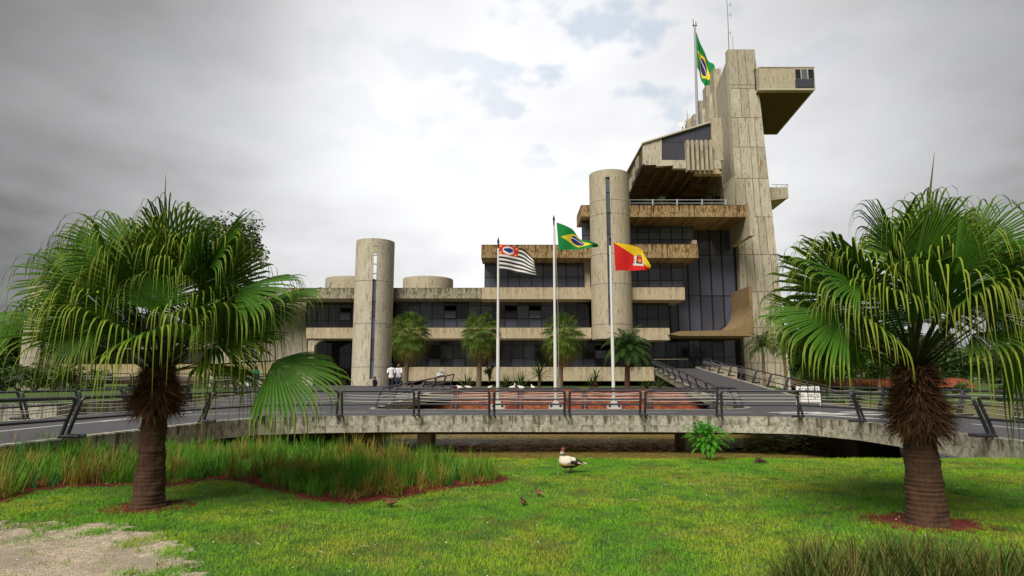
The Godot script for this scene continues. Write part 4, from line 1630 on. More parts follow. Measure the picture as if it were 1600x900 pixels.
# feather leaf: arching midrib with leaflets either side
func feather_leaf(m: MB, a: Vector3, dir: Vector3, length: float, sag: float, pairs: int, lw: float, ll: float, col: Color, tipc: Color, hang := 0.5) -> void:
	var p := a
	var d := dir.normalized()
	var pts := [p]
	var ds := [d]
	var steps := pairs
	for k in steps:
		d = (d + Vector3.DOWN * sag / steps * (0.4 + 1.4 * k / steps)).normalized()
		p += d * length / steps
		pts.append(p)
		ds.append(d)
	m.tint = col.lerp(tipc, 0.6)
	var mid := []
	for k in range(0, pts.size(), 2):
		mid.append(pts[k])
	m.tube(mid, lw * 0.5, 4, false)
	for k in range(1, pts.size()):
		var t := float(k) / steps
		var up := up_of(ds[k])
		var s: Vector3 = ds[k].cross(up).normalized()
		var l := ll * sin(PI * clampf(0.12 + 0.85 * t, 0, 1)) * rng.randf_range(0.85, 1.1)
		for e in [-1, 1]:
			var o: Vector3 = (s * e + ds[k] * 0.55 + up * 0.15).normalized()
			var q: Vector3 = pts[k]
			var f := m.v.size()
			var w: Vector3 = ds[k] * lw
			m.tint = col * rng.randf_range(0.75, 1.2)
			m.pt(q - w * 0.5)
			m.pt(q + w * 0.5)
			var q2 := q + o * l * 0.5 + Vector3.DOWN * hang * l * 0.08
			m.pt(q2 - w)
			m.pt(q2 + w)
			m.tint = col.lerp(tipc, rng.randf())
			m.pt(q2 + (o + Vector3.DOWN * hang).normalized() * l * 0.5)
			m.tri(f, f + 1, f + 2)
			m.tri(f + 1, f + 3, f + 2)
			m.tri(f + 2, f + 3, f + 4)

func rosette(called: String, label: String, group: String, at: Vector3, n: int, length: float, stem: float, col: Color, wide := 0.035) -> Node3D:
	var o := thing(called, label, "plant", at, group)
	if stem > 0:
		var s := MB.new()
		var pr := []
		for k in 12:
			pr.append(Vector2((0.14 if k % 2 == 0 else 0.115) * (1.15 - 0.3 * k / 11.0), -0.15 + (stem + 0.15) * k / 11.0))
		s.lathe(Vector3.ZERO, pr, 12)
		obj("stem", s, M.bark, o)
	for k in n:
		var t := (k + 0.5) / n
		var az := k * 2.39996
		var el := lerpf(1.5, -0.25 if stem > 0 else 0.12, pow(t, 0.8)) + rng.randf_range(-0.1, 0.1)
		var d := Vector3(cos(az) * cos(el), sin(el), sin(az) * cos(el))
		var m := MB.new()
		m.smooth = false
		var p := Vector3(0, stem, 0)
		var side := d.cross(Vector3.UP).normalized()
		var l := length * rng.randf_range(0.85, 1.1)
		var up := side.cross(d)
		var cc := col.lerp(Color(0.20, 0.22, 0.07), rng.randf() * 0.35)
		for s in 6:
			var u := s / 5.0
			var w := wide * (0.55 + 1.6 * u * (1 - u)) * (1.0 - pow(u, 5))
			m.tint = cc * (0.8 + 0.4 * u)
			m.pt(p - side * w + up * w * 0.35)
			m.pt(p)
			m.pt(p + side * w + up * w * 0.35)
			d = (d + Vector3.DOWN * 0.05).normalized()
			p += d * l / 5
		for s in 5:
			for e in 2:
				var q := s * 3 + e
				m.tri(q, q + 1, q + 3)
				m.tri(q + 1, q + 4, q + 3)
		obj("leaf", m, M.leaf, o)
	return o

func make_plants() -> void:
	var dark := Color(0.032, 0.085, 0.022)
	# fan palms before the building: one is built, the others are copies turned another way
	var proto: Node3D = null
	for q in [[633.0, 604.0, 641.0, 497.0, 50.5, "leaning fan palm beside the left stair tower"], [748.0, 604.0, 752.0, 496.0, 51.0, "fan palm with brown skirt just left of the striped flag's pole"], [875.0, 604.0, 879.0, 502.0, 49.5, "fan palm with brown skirt behind the middle flagpole"]]:
		var d: float = q[4]
		var foot := P(q[0], q[1], d)
		foot.y = 0.95
		var top := P(q[2], q[3] + 22, d)
		var o := thing("fan_palm", q[5], "palm tree", foot, "fan palms along the facade")
		var tr := MB.new()
		var h := top - foot
		tr.tube([Vector3(0, -0.3, 0), Vector3(0, 0.05, 0), h * 0.3 + Vector3(-h.x * 0.08, 0, 0), h * 0.6, h * 0.8, h], [0.34, 0.24, 0.20, 0.19, 0.2, 0.16], 12)
		obj("trunk", tr, M.grey_bark, o)
		var n := 58
		for k in n:
			var t := float(k) / n
			var az: float = k * 2.39996 + q[0]
			var el := lerpf(1.35, -1.15, pow(t, 0.85)) + rng.randf_range(-0.12, 0.12)
			var dir := Vector3(cos(az) * cos(el), sin(el), sin(az) * cos(el))
			var l := lerpf(1.30, 1.05, t) * rng.randf_range(0.85, 1.1)
			var hp := h + Vector3(0, -0.5 * t, 0) + dir * l
			var old := sstep(0.78, 0.95, t)
			var m := MB.new()
			m.smooth = false
			var c1 := Color(0.060, 0.145, 0.018).lerp(Color(0.24, 0.11, 0.035), old)
			var c2 := Color(0.22, 0.28, 0.045).lerp(Color(0.30, 0.15, 0.05), old)
			var tt := stalk(m, h + Vector3(0, -0.5 * t, 0), hp, 0.12, 0.03, c2)
			tt = (tt + Vector3.DOWN * (0.25 + 0.5 * old)).normalized()
			fan(m, hp, tt, up_of(tt), 1.08 * rng.randf_range(0.85, 1.1), 20, 2.0, 0.55, 0.75, -0.25, c1, c2)
			obj("dead_frond" if old > 0.5 else "frond", m, M.leaf, o)
	# feather palm with drooping leaves by the right flagpole
	var fp := thing("feather_palm", "bushy dark feather palm with drooping leaves right of the rightmost flagpole", "palm tree", Vector3(X(980, 604, 48), 0.95, -48))
	var hh := Y(548, 48) - 0.95
	var ft := MB.new()
	ft.tube([Vector3(0, -0.3, 0), Vector3(0, 0.2, 0), Vector3(0.1, hh, 0)], [0.3, 0.22, 0.16], 12)
	obj("trunk", ft, M.bark, fp)
	for k in 46:
		var t := k / 46.0
		var az := k * 2.39996
		var el := lerpf(1.4, 0.0, t)
		var m := MB.new()
		m.smooth = false
		feather_leaf(m, Vector3(0.1, hh - 0.2 * t, 0), Vector3(cos(az) * cos(el), sin(el), sin(az) * cos(el)), 2.3 * rng.randf_range(0.85, 1.1), 2.1, 26, 0.03, 0.62, Color(0.03, 0.085, 0.018), Color(0.11, 0.17, 0.03), 1.1)
		obj("frond", m, M.leaf, fp)
	# small slim palms at the foot of the tower
	for q in [[1195.0, 605.0, 541.0, 50.0, "slim small palm right of the entrance ramp, nearer the ramp"], [1229.0, 607.0, 536.0, 49.0, "slim small palm at the right corner of the tower"]]:
		var d: float = q[3]
		var foot := Vector3(X(q[0], q[1], d), ground_h(X(q[0], q[1], d), -d), -d)
		var o := thing("slim_palm", q[4], "palm tree", foot, "slim palms by the tower")
		var h := Y(q[2], d) - foot.y
		var tr := MB.new()
		tr.tube([Vector3.ZERO, Vector3(0, h * 0.5, 0), Vector3(0, h, 0)], [0.15, 0.115, 0.10], 10)
		obj("trunk", tr, M.grey_bark, o)
		for k in 20:
			var t := k / 20.0
			var az: float = k * 2.39996 + q[0]
			var el := lerpf(1.4, -0.1, t)
			var m := MB.new()
			m.smooth = false
			feather_leaf(m, Vector3(0, h, 0), Vector3(cos(az) * cos(el), sin(el), sin(az) * cos(el)), 1.75 * rng.randf_range(0.85, 1.1), 2.2, 22, 0.03, 0.5, Color(0.035, 0.08, 0.018), Color(0.13, 0.16, 0.03), 1.0)
			obj("frond", m, M.leaf, o)
	# sword-leaved plants along the red bank
	for q in [[730.0, 603.0, 1.35, 0.0, "low broad sword-leaved plant left of the leftmost flagpole"], [790.0, 604.0, 1.2, 0.0, "low sword-leaved plant just right of the leftmost flagpole"], [813.0, 604.0, 1.45, 0.0, "broad sword-leaved plant midway between the left and middle flagpoles"], [843.0, 603.0, 1.35, 1.0, "tall sword-leaved plant on a brown stem left of the middle flagpole"], [925.0, 604.0, 0.85, 0.3, "small dark sword-leaved plant right of the middle flagpole"], [931.0, 604.0, 1.0, 0.75, "pale sword-leaved plant on a short stem left of the rightmost flagpole"], [1010.0, 604.0, 0.8, 0.0, "small low sword-leaved plant at the foot of the feather palm"], [1030.0, 604.0, 0.9, 0.0, "low sword-leaved plant under the side of the entrance ramp"]]:
		var p := Vector3(X(q[0], q[1], 46.5), 0.93, -46.5)
		rosette("sword_plant", q[4], "sword-leaved plants on the red bank", p, 34 if q[2] > 1 else 24, q[2], q[3], Color(0.07, 0.12, 0.03) if q[0] == 931.0 else dark, 0.05)
	rosette("agave", "grey green agave behind the railing on the upper terrace", "", P(1034, 319, 58.0), 26, 1.0, 0.0, Color(0.12, 0.17, 0.10), 0.06)
	rosette("agave", "smaller agave left of the other one on the upper terrace", "", P(1010, 319, 58.0), 18, 0.7, 0.0, Color(0.07, 0.12, 0.06), 0.06)
	bush("terrace_shrub", "grey green shrub on the upper terrace against the tower", P(1112, 320, 59.0), 1.9, 1.7, 900, 0.11, Color(0.06, 0.085, 0.04), Color(0.14, 0.16, 0.09))
	bush("climbing_shrub", "thin dark shrub growing against the beige wall left of the striped flag", P(765, 596, 54.5), 1.7, 0.9, 260, 0.12, Color(0.03, 0.06, 0.02), Color(0.06, 0.09, 0.03))
	# the fresh green feathery bush on the lawn
	var gp := on_ground(1107, 717)
	var g := thing("feathery_bush", "fresh bright green feathery bush standing at the edge of the lawn", "bush", gp)
	var st := MB.new()
	for q in [Vector3(0.02, 0.9, 0), Vector3(-0.25, 0.5, 0.1), Vector3(0.25, 0.6, 0.1), Vector3(0.1, 0.6, -0.2)]:
		st.tube([Vector3(0, -0.05, 0), q * 0.5 + Vector3(0, 0.05, 0), q], [0.022, 0.015, 0.006], 7)
	obj("stem", st, M.grey_bark, g)
	for k in 230:
		var az := k * 2.39996
		var up := lerpf(-0.75, 1.0, fmod(k * 0.7548777, 1.0))
		var flat := sqrt(1.0 - up * up * 0.9)
		var dir := Vector3(cos(az) * flat, up, sin(az) * flat)
		var lump := 0.80 + 0.35 * sin(az * 2.0 + up * 4.0) * flat
		var from := Vector3(-0.06 * maxf(up, 0), 0.43, 0) + dir * Vector3(0.50 - 0.10 * maxf(up, 0), 0.45, 0.42) * rng.randf_range(0.25, 0.85) * lump
		from.y = maxf(from.y, 0.06)
		var m := MB.new()
		m.smooth = false
		feather_leaf(m, from, dir + Vector3(0, 0.45, 0) + Vector3(rng.randfn(), rng.randfn(), rng.randfn()) * 0.25, rng.randf_range(0.14, 0.25), 1.6, 11, 0.008, 0.058, Color(0.06, 0.32, 0.018), Color(0.20, 0.52, 0.035), 0.5)
		obj("leaf", m, M.leaf, g)

# a loose bush of small leaves in clumps
func bush(called: String, label: String, at: Vector3, high: float, wide: float, leaves: int, size: float, a: Color, b: Color) -> Node3D:
	var o := thing(called, label, "shrub", at)
	var st := MB.new()
	for k in 7:
		var az := k * 2.4
		var e := Vector3(cos(az) * wide * 0.35, high * rng.randf_range(0.5, 0.9), sin(az) * wide * 0.35)
		st.tube([Vector3(0, -0.1, 0), e * 0.5 + Vector3(0, 0.1, 0), e], [0.05, 0.03, 0.012], 6)
	obj("stem", st, M.grey_bark, o)
	var m := MB.new()
	m.smooth = false
	leaf_cloud(m, Vector3(0, high * 0.55, 0), Vector3(wide / 2, high / 2, wide / 2), 12, leaves / 12, size, a, b)
	obj("foliage", m, M.tree_leaf, o)
	return o

func leaf_cloud(m: MB, c: Vector3, r: Vector3, clumps: int, per: int, size: float, a: Color, b: Color) -> Array:
	var centres := []
	for k in clumps:
		var d := Vector3(rng.randfn(), rng.randfn(), rng.randfn()).normalized() * pow(rng.randf(), 0.45)
		var cc := c + d * r * 0.85
		centres.append(cc)
		var cr := (r.x + r.y + r.z) / 3.0 * rng.randf_range(0.26, 0.46)
		var tone := a.lerp(b, rng.randf())
		for j in per:
			var e := Vector3(rng.randfn(), rng.randfn() * 0.75, rng.randfn()).normalized() * pow(rng.randf(), 0.4)
			var p := cc + e * cr
			var x := Vector3(rng.randfn(), rng.randfn() * 0.5, rng.randfn()).normalized()
			var y := x.cross(Vector3(rng.randfn(), rng.randfn(), rng.randfn())).normalized()
			var s := size * rng.randf_range(0.6, 1.25)
			m.tint = tone * rng.randf_range(0.75, 1.3)
			var f := m.v.size()
			m.pt(p - x * s)
			m.pt(p + y * s * 0.42)
			m.pt(p + x * s + Vector3.DOWN * s * 0.2)
			m.pt(p - y * s * 0.42)
			m.tri(f, f + 1, f + 2)
			m.tri(f, f + 2, f + 3)
	return centres

# ---------------------------------------------------------------- trees far off
func tree(called: String, label: String, group: String, at: Vector3, high: float, wide: float, low: float, clumps: int, per: int, size: float, a: Color, b: Color) -> Node3D:
	var o := thing(called, label, "tree", at, group)
	var m := MB.new()
	m.smooth = false
	var c := Vector3(0, (high + low) / 2, 0)
	var cs := leaf_cloud(m, c, Vector3(wide / 2, (high - low) / 2, wide / 2), clumps, per, size, a, b)
	var t := MB.new()
	t.tube([Vector3(0, -0.4, 0), Vector3(0.05, low, 0), Vector3(0, (low + high) * 0.5, 0.1), Vector3(0, high * 0.88, 0)], [high * 0.028, high * 0.02, high * 0.012, 0.03], 9)
	for k in mini(10, cs.size()):
		var e: Vector3 = cs[k]
		var s := Vector3(0, clampf(e.y - 0.35 * Vector2(e.x, e.z).length() - 0.6, low * 0.7, high * 0.8), 0)
		t.tube([s, s.lerp(e, 0.5) + Vector3(0, 0.2, 0), e], [high * 0.010, high * 0.007, 0.02], 6)
	obj("trunk", t, M.grey_bark, o)
	obj("crown", m, M.tree_leaf, o)
	return o

func make_trees() -> void:
	var d1 := Color(0.020, 0.050, 0.010)
	var d2 := Color(0.075, 0.130, 0.025)
	# the tall loose tree behind the left palm
	tree("tall_tree", "tall loose-crowned tree rising behind the left palm", "", Vector3(X(352, 560, 66), 0.9, -66), 18.5, 8.2, 9.5, 42, 120, 0.24, Color(0.035, 0.055, 0.015), Color(0.09, 0.12, 0.03))
	tree("tall_tree", "slim tree top showing right of the tower above the palm leaf", "", Vector3(X(1254, 560, 88), 0.9, -88), 13.0, 3.4, 7.5, 18, 90, 0.26, Color(0.05, 0.08, 0.03), Color(0.11, 0.14, 0.05))
	# garden trees on the right bank and woods on the left; a few kinds, copied
	var kinds := []
	var spots := [
		[1262.0, 80.0, 7.5, 0], [1290.0, 84.0, 9.0, 1], [1318.0, 78.0, 7.4, 2], [1346.0, 92.0, 10.0, 0], [1372.0, 80.0, 7.2, 1], [1402.0, 86.0, 9.0, 2], [1436.0, 78.0, 7.0, 1], [1470.0, 95.0, 8.0, 0], [1504.0, 92.0, 6.2, 2], [1535.0, 98.0, 7.0, 1], [1566.0, 90.0, 5.8, 0], [1600.0, 96.0, 6.6, 2], [1640.0, 90.0, 6.4, 1], [1690.0, 94.0, 7.0, 0],
		[-60.0, 70.0, 9.0, 2], [-20.0, 74.0, 8.5, 0], [12.0, 66.0, 7.6, 1], [40.0, 72.0, 8.4, 2], [128.0, 70.0, 8.0, 1], [160.0, 75.0, 9.5, 0], [205.0, 72.0, 8.5, 2], [250.0, 78.0, 9.5, 1], [300.0, 74.0, 8.0, 0], [345.0, 80.0, 9.0, 2], [400.0, 76.0, 8.5, 1], [440.0, 80.0, 8.6, 0],
	]
	var where := ["on the right bank between the tower and the right palm", "behind the left palm, beyond the low building"]
	var made := {}
	var nth := [-1, -1]
	for q in spots:
		var px: float = q[0]
		var d: float = q[1]
		var at := Vector3(X(px, 580, d), 0.0, -d)
		at.y = ground_h(at.x, at.z) - 0.1
		var side := 0 if px > 800 else 1
		var kind: int = q[3]
		var o: Node3D
		nth[side] += 1
		var label: String = "%s tree on the right bank, %s to the right of the tower" % [["dense dark green", "rounded mid green", "broad pale green"][kind], ORD[nth[0]]] if side == 0 else "%s tree from the left behind the left palm, beyond the low building" % ORD[nth[1]]
		if not made.has(kind):
			o = tree("garden_tree", label, "garden trees %s" % where[side], at, 8.0, [6.5, 6.0, 7.2][kind], 1.6, 34, 150, 0.26, [d1, d1 * 1.4, d1 * 2.2][kind], [d2, d2 * 1.15, d2 * 1.35][kind])
			made[kind] = o
		else:
			o = made[kind].duplicate()
			o.name = numbered("garden_tree")
			add_child(o)
			o.position = at
			o.rotation.y = rng.randf() * TAU
			tag(o, label, "tree", "garden trees %s" % where[side])
		o.scale = Vector3.ONE * (q[2] / 8.0)
	# woods that close the horizon
	var m := MB.new()
	m.smooth = false
	for k in 260:
		var az := lerpf(-1.15, 1.15, k / 259.0)
		var r := rng.randf_range(150, 240)
		var c := Vector3(sin(az) * r, rng.randf_range(1.0, 4.5), -cos(az) * r)
		leaf_cloud(m, c, Vector3(9, rng.randf_range(4.0, 6.5), 6), 6, 34, 0.95, d1 * 1.2, d2)
	var w := obj("distant_woods", m, M.tree_leaf)
	tag(w, "low dark green woods along the horizon on both sides of the building", "woods", "", "stuff")
	# shrubs along the far right bank and by the left walkway
	nth = [-1, -1]
	for q in [[1300.0, 610.0, 70.0], [1335.0, 606.0, 74.0], [1425.0, 608.0, 70.0], [1500.0, 606.0, 76.0], [1560.0, 606.0, 74.0], [30.0, 600.0, 50.0], [-30.0, 600.0, 44.0], [8.0, 600.0, 46.0], [55.0, 600.0, 45.0], [85.0, 600.0, 50.0], [-80.0, 600.0, 46.0], [110.0, 600.0, 46.5], [150.0, 598.0, 52.5], [345.0, 590.0, 52.0], [368.0, 592.0, 51.0], [455.0, 590.0, 52.0]]:
		var at := Vector3(X(q[0], 590, q[2]), 0, -float(q[2]))
		at.y = ground_h(at.x, at.z)
		var sd := 0 if q[0] > 800 else 1
		nth[sd] += 1
		bush("bank_shrub", "%s rounded green shrub from the left %s" % [ORD[nth[sd]], ["low on the right bank at the water's edge", "before the low beige wall behind the left palm"][sd]], at, 1.9, 2.6, 800, 0.16, d1 * 1.5, d2 * 1.2).set_meta("group", "shrubs on the banks")

# ---------------------------------------------------------------- the two palms in front
func make_front_palms() -> void:
	front_palm("large_fan_palm", "large shaggy fan palm standing left in front of the walkway", on_ground(231, 793), 0.160, 1.28, 1.98, 7, [
		[Vector2(428, 564), Vector2(572, 612), 8.3, 0.78, 0.32, 1.35], [Vector2(300, 515), Vector2(338, 462), 7.7, 1.0, 0.85, 1.2], [Vector2(185, 520), Vector2(150, 475), 7.8, 1.0, 0.75, 1.2], [Vector2(245, 490), Vector2(240, 420), 7.7, 1.0, 0.6, 1.1], [Vector2(150, 500), Vector2(60, 545), 8.0], [Vector2(40, 500), Vector2(-60, 490), 8.9], [Vector2(405, 478), Vector2(500, 448), 8.9], [Vector2(220, 420), Vector2(142, 316), 8.5], [Vector2(258, 410), Vector2(268, 304), 8.9], [Vector2(320, 420), Vector2(384, 318), 8.4], [Vector2(165, 445), Vector2(50, 380), 8.7], [Vector2(365, 455), Vector2(470, 425), 8.2], [Vector2(290, 430), Vector2(320, 330), 8.0], [Vector2(190, 430), Vector2(105, 350), 9.2]], P(259, 272, 8.6))
	front_palm("large_fan_palm", "large shaggy fan palm standing right in front of the walkway", on_ground(1450, 820), 0.180, 1.08, 1.98, 31, [
		[Vector2(1322, 492), Vector2(1172, 498), 7.0, 0.82, 0.16, 1.05], [Vector2(1440, 470), Vector2(1425, 405), 6.65, 1.0, 0.75, 1.25], [Vector2(1505, 480), Vector2(1560, 430), 6.75, 1.0, 0.7, 1.25], [Vector2(1545, 480), Vector2(1640, 540), 6.9], [Vector2(1345, 445), Vector2(1248, 392), 6.9], [Vector2(1410, 410), Vector2(1366, 306), 7.0], [Vector2(1455, 400), Vector2(1448, 298), 7.4], [Vector2(1515, 400), Vector2(1568, 300), 7.1], [Vector2(1550, 440), Vector2(1650, 360), 7.3], [Vector2(1385, 440), Vector2(1300, 350), 7.5], [Vector2(1490, 430), Vector2(1512, 330), 6.6]], P(1460, 238, 7.2))

func front_palm(called: String, label: String, foot: Vector3, rad: float, skirt: float, crown: float, sd: int, special: Array, spear: Vector3) -> void:
	rng.seed = sd
	var o := thing(called, label, "palm tree", foot, "large palms in the foreground")
	# ringed trunk
	var n := FastNoiseLite.new()
	n.seed = sd
	n.frequency = 0.02
	var pr := []
	var y := -0.1
	var k := 0
	while y < crown - 0.15:
		var t := y / skirt
		var flare := 0.085 * exp(-maxf(y, 0) * 6.0) + 0.03 * exp(-maxf(y - 0.2, 0) * 1.5)
		var r := rad * (1.03 - 0.14 * clampf(t, 0, 1)) + flare * 0.55
		if y > skirt:
			r *= lerpf(1.0, 0.55, (y - skirt) / (crown - skirt))
		pr.append(Vector2(r + [0.0, 0.006, 0.008, 0.001][k % 4] * rng.randf_range(0.4, 1.2) + rng.randf_range(-0.004, 0.004), y))
		y += 0.0135 * rng.randf_range(0.65, 1.4)
		k += 1
	var tr := MB.new()
	tr.lathe(Vector3.ZERO, pr, 56, 0.030, n)
	obj("trunk", tr, M.bark, o)
	# brown leaf bases round the neck, in a few shapes
	var shapes := []
	for s in 6:
		var b := MB.new()
		b.smooth = false
		for j in 3:
			var ang := (j - 1) * 0.22 + rng.randf_range(-0.1, 0.1)
			var d := Vector3(sin(ang), 0.55 + rng.randf() * 0.5, cos(ang)).normalized()
			var p := Vector3(0, 0, 0)
			var f := b.v.size()
			var w := rng.randf_range(0.03, 0.06)
			var col := Color(0.17, 0.070, 0.030).lerp(Color(0.05, 0.024, 0.013), rng.randf())
			for q in 6:
				var ww := w * (1.0 - q / 5.5)
				b.tint = col * (0.7 + 0.12 * q)
				b.pt(p + Vector3(-ww, 0, 0))
				b.pt(p + Vector3(0, -ww * 0.4, 0))
				b.pt(p + Vector3(ww, 0, 0))
				d = (d + Vector3.DOWN * rng.randf_range(0.1, 0.42)).normalized()
				p += d * 0.08
			for q in 5:
				for e in 2:
					var v := f + q * 3 + e
					b.tri(v, v + 1, v + 3)
					b.tri(v + 1, v + 4, v + 3)
		shapes.append(b.done())
	for j in 130:
		var t := j / 130.0
		var az := j * 2.39996
		var h := lerpf(skirt - 0.04, crown - 0.1, pow(t, 1.15))
		var r := rad * lerpf(0.95, 0.6, t)
		var b := obj("leaf_base", shapes[j % 6], M.dry, o)
		b.position = Vector3(sin(az) * r, h, cos(az) * r)
		b.rotation = Vector3(rng.randf_range(-0.5, 0.8), az + rng.randf_range(-0.5, 0.5), rng.randf_range(-0.7, 0.7))
		b.scale = Vector3.ONE * (lerpf(0.54, 0.48, t) * rng.randf_range(0.6, 1.4))
	# shaggy dead fibres hanging round the neck
	var fb := MB.new()
	fb.smooth = false
	for j in 6500:
		var t := rng.randf()
		var az := rng.randf() * TAU
		var h := skirt + (crown - skirt) * lerpf(0.0, 0.85, t)
		var out := 0.85 + 1.15 * exp(-pow((t - 0.28) / 0.26, 2.0))
		var d := Vector3(sin(az + rng.randfn() * 0.3), rng.randf_range(-0.25, 0.85), cos(az + rng.randfn() * 0.3)).normalized()
		var p := Vector3(sin(az) * rad * 0.75, h, cos(az) * rad * 0.75)
		var l := rng.randf_range(0.05, 0.19) * out
		var w := rng.randf_range(0.002, 0.008)
		var side := d.cross(Vector3(rng.randfn(), rng.randfn(), rng.randfn())).normalized()
		fb.tint = [Color(0.13, 0.052, 0.023), Color(0.075, 0.030, 0.015), Color(0.25, 0.13, 0.05), Color(0.04, 0.018, 0.010)][rng.randi() % 4] * rng.randf_range(0.7, 1.2)
		var f := fb.v.size()
		for q in 5:
			var ww := w * (1.0 - q / 4.6)
			fb.pt(p - side * ww)
			fb.pt(p + side * ww)
			d = (d + Vector3.DOWN * rng.randf_range(0.05, 0.62) + Vector3(rng.randfn(), rng.randfn(), rng.randfn()) * 0.16).normalized()
			p += d * l / 3.0
		for q in 4:
			fb.tri(f + q * 2, f + q * 2 + 1, f + q * 2 + 2)
			fb.tri(f + q * 2 + 1, f + q * 2 + 3, f + q * 2 + 2)
	var fs := obj("dead_fibre", fb, M.dry, o)
	fs.set_meta("kind", "stuff")
	# the crown
	var top := Vector3(0, crown, 0)
	var green := Color(0.046, 0.160, 0.015)
	var young := Color(0.070, 0.205, 0.018)
	var edge := Color(0.290, 0.385, 0.034)
	var count := 31
	for j in count:
		var t := (j + 0.5) / count
		var az := j * 2.39996 + 0.7
		var el := lerpf(1.25, 0.30, pow(t, 0.9)) + rng.randf_range(-0.17, 0.17)
		el += 0.20 * maxf(0, sin(az)) * (0.4 + 0.6 * t)
		if sin(az) > 0.5:
			el = maxf(el, 0.62)
		if foot.x > 0 and cos(az) < -0.3:
			el = maxf(el, 0.55 + 0.3 * rng.randf())
		var d := Vector3(cos(az) * cos(el), sin(el), sin(az) * cos(el))
		var l := lerpf(1.05, 0.88, t) * rng.randf_range(0.80, 1.15)
		var from := top + Vector3(d.x * 0.08, lerpf(0.05, -0.25, t), d.z * 0.08)
		var h := from + d * l
		var m := MB.new()
		m.smooth = false
		var tt := stalk(m, from, h, 0.025 * cos(el), 0.017, Color(0.030, 0.032, 0.012))
		tt = (tt + Vector3.DOWN * lerpf(0.0, 0.10, t) + Vector3(rng.randfn(), rng.randfn(), rng.randfn()) * 0.24).normalized()
		fan(m, h, tt, (up_of(tt) + Vector3(rng.randfn(), 0, rng.randfn()) * 0.4).normalized(), rng.randf_range(0.95, 1.18), 34, lerpf(0.95, 1.45, t), lerpf(0.82, 0.72, t), lerpf(0.24, 0.66, t) * (0.45 if foot.x > 0 and cos(az) < -0.3 else 1.0), -0.22, young.lerp(green, sstep(0.0, 0.4, t)).lerp(Color(0.09, 0.15, 0.02), 0.7 * pow(rng.randf(), 3.0)) * rng.randf_range(0.8, 1.35), edge.lerp(Color(0.30, 0.29, 0.05), 0.6 * rng.randf()))
		obj("frond", m, M.leaf, o)
	for q in special:
		var h: Vector3 = P(q[0].x, q[0].y, q[2]) - foot
		var e: Vector3 = P(q[1].x, q[1].y, q[2] - 0.15) - foot
		var m := MB.new()
		m.smooth = false
		stalk(m, top + Vector3(0, -0.2, 0), h, 0.03, 0.017, Color(0.036, 0.042, 0.014))
		var tt := (e - h).normalized()
		var nn := (up_of(tt) + Vector3(0, 0, 0.7)).normalized()
		var low := (q[1] as Vector2).y > 440.0
		fan(m, h, tt, nn, h.distance_to(e) * 1.1 * (q[3] if q.size() > 3 else 1.0), 36, q[5] if q.size() > 3 else 1.6 if low else 1.15, 0.74, q[4] if q.size() > 3 else 0.50 if low else 0.30, -0.18, green * 1.1, Color(0.22, 0.31, 0.04))
		obj("frond", m, M.leaf, o)
	# the unopened spear leaf
	var sp := MB.new()
	var se := spear - foot
	sp.tint = Color(0.16, 0.15, 0.045)
	sp.tube([top, top.lerp(se, 0.45), top.lerp(se, 0.75), se], [0.03, 0.032, 0.016, 0.002], 7)
	obj("spear_leaf", sp, M.leaf, o)

# ---------------------------------------------------------------- grass
var hedge_poly := PackedVector2Array()
var gravel_poly := PackedVector2Array()
var patch_noise := FastNoiseLite.new()

func inside(p: PackedVector2Array, q: Vector2) -> bool:
	return Geometry2D.is_point_in_polygon(q, p)

func ground_poly(px: Array) -> PackedVector2Array:
	var p := PackedVector2Array()
	for q in px:
		var w := on_ground(q[0], q[1])
		p.append(Vector2(w.x, w.z))
	if Geometry2D.is_polygon_clockwise(p):
		p.reverse()
	return p

func multi(called: String, mesh: Mesh, mt: Material, where: Array, tints: Array) -> MultiMeshInstance3D:
	var mm := MultiMesh.new()
	mm.transform_format = MultiMesh.TRANSFORM_3D
	mm.use_colors = true
	mm.mesh = mesh
	mm.instance_count = where.size()
	for k in where.size():
		mm.set_instance_transform(k, where[k])
		mm.set_instance_color(k, tints[k])
	var o := MultiMeshInstance3D.new()
	o.name = numbered(called)
	o.multimesh = mm
	o.material_override = mt
	add_child(o)
	return o

func tuft(blades: int, high: float, spread: float, width: float, lean: float, segs: int, tip: Color, dry: float) -> ArrayMesh:
	var m := MB.new()
	m.smooth = false
	for k in blades:
		var p := Vector3(rng.randfn() * spread, -0.01, rng.randfn() * spread)
		var az := rng.randf() * TAU
		var d := Vector3(cos(az) * lean * rng.randf(), 1, sin(az) * lean * rng.randf()).normalized()
		var l := high * rng.randf_range(0.55, 1.15)
		var s := Vector3(cos(az + 1.57 + rng.randfn() * 0.5), 0, sin(az + 1.57)).normalized()
		var f := m.v.size()
		var shade := rng.randf_range(0.75, 1.2)
		var isdry := rng.randf() < dry
		for q in segs + 1:
			var u := float(q) / segs
			var c := Color(1, 1, 1).lerp(tip, u) * shade
			if isdry:
				c = Color(2.6, 1.15, 1.6) * (0.5 + 0.4 * u)
			m.tint = c
			var w := width * (1.0 - 0.9 * u * u)
			m.pt(p - s * w)
			m.pt(p + s * w)
			d = (d + Vector3(cos(az), -0.4, sin(az)) * lean * 0.35).normalized()
			p += d * l / segs
		for q in segs:
			m.tri(f + q * 2, f + q * 2 + 1, f + q * 2 + 2)
			m.tri(f + q * 2 + 1, f + q * 2 + 3, f + q * 2 + 2)
	return m.done()

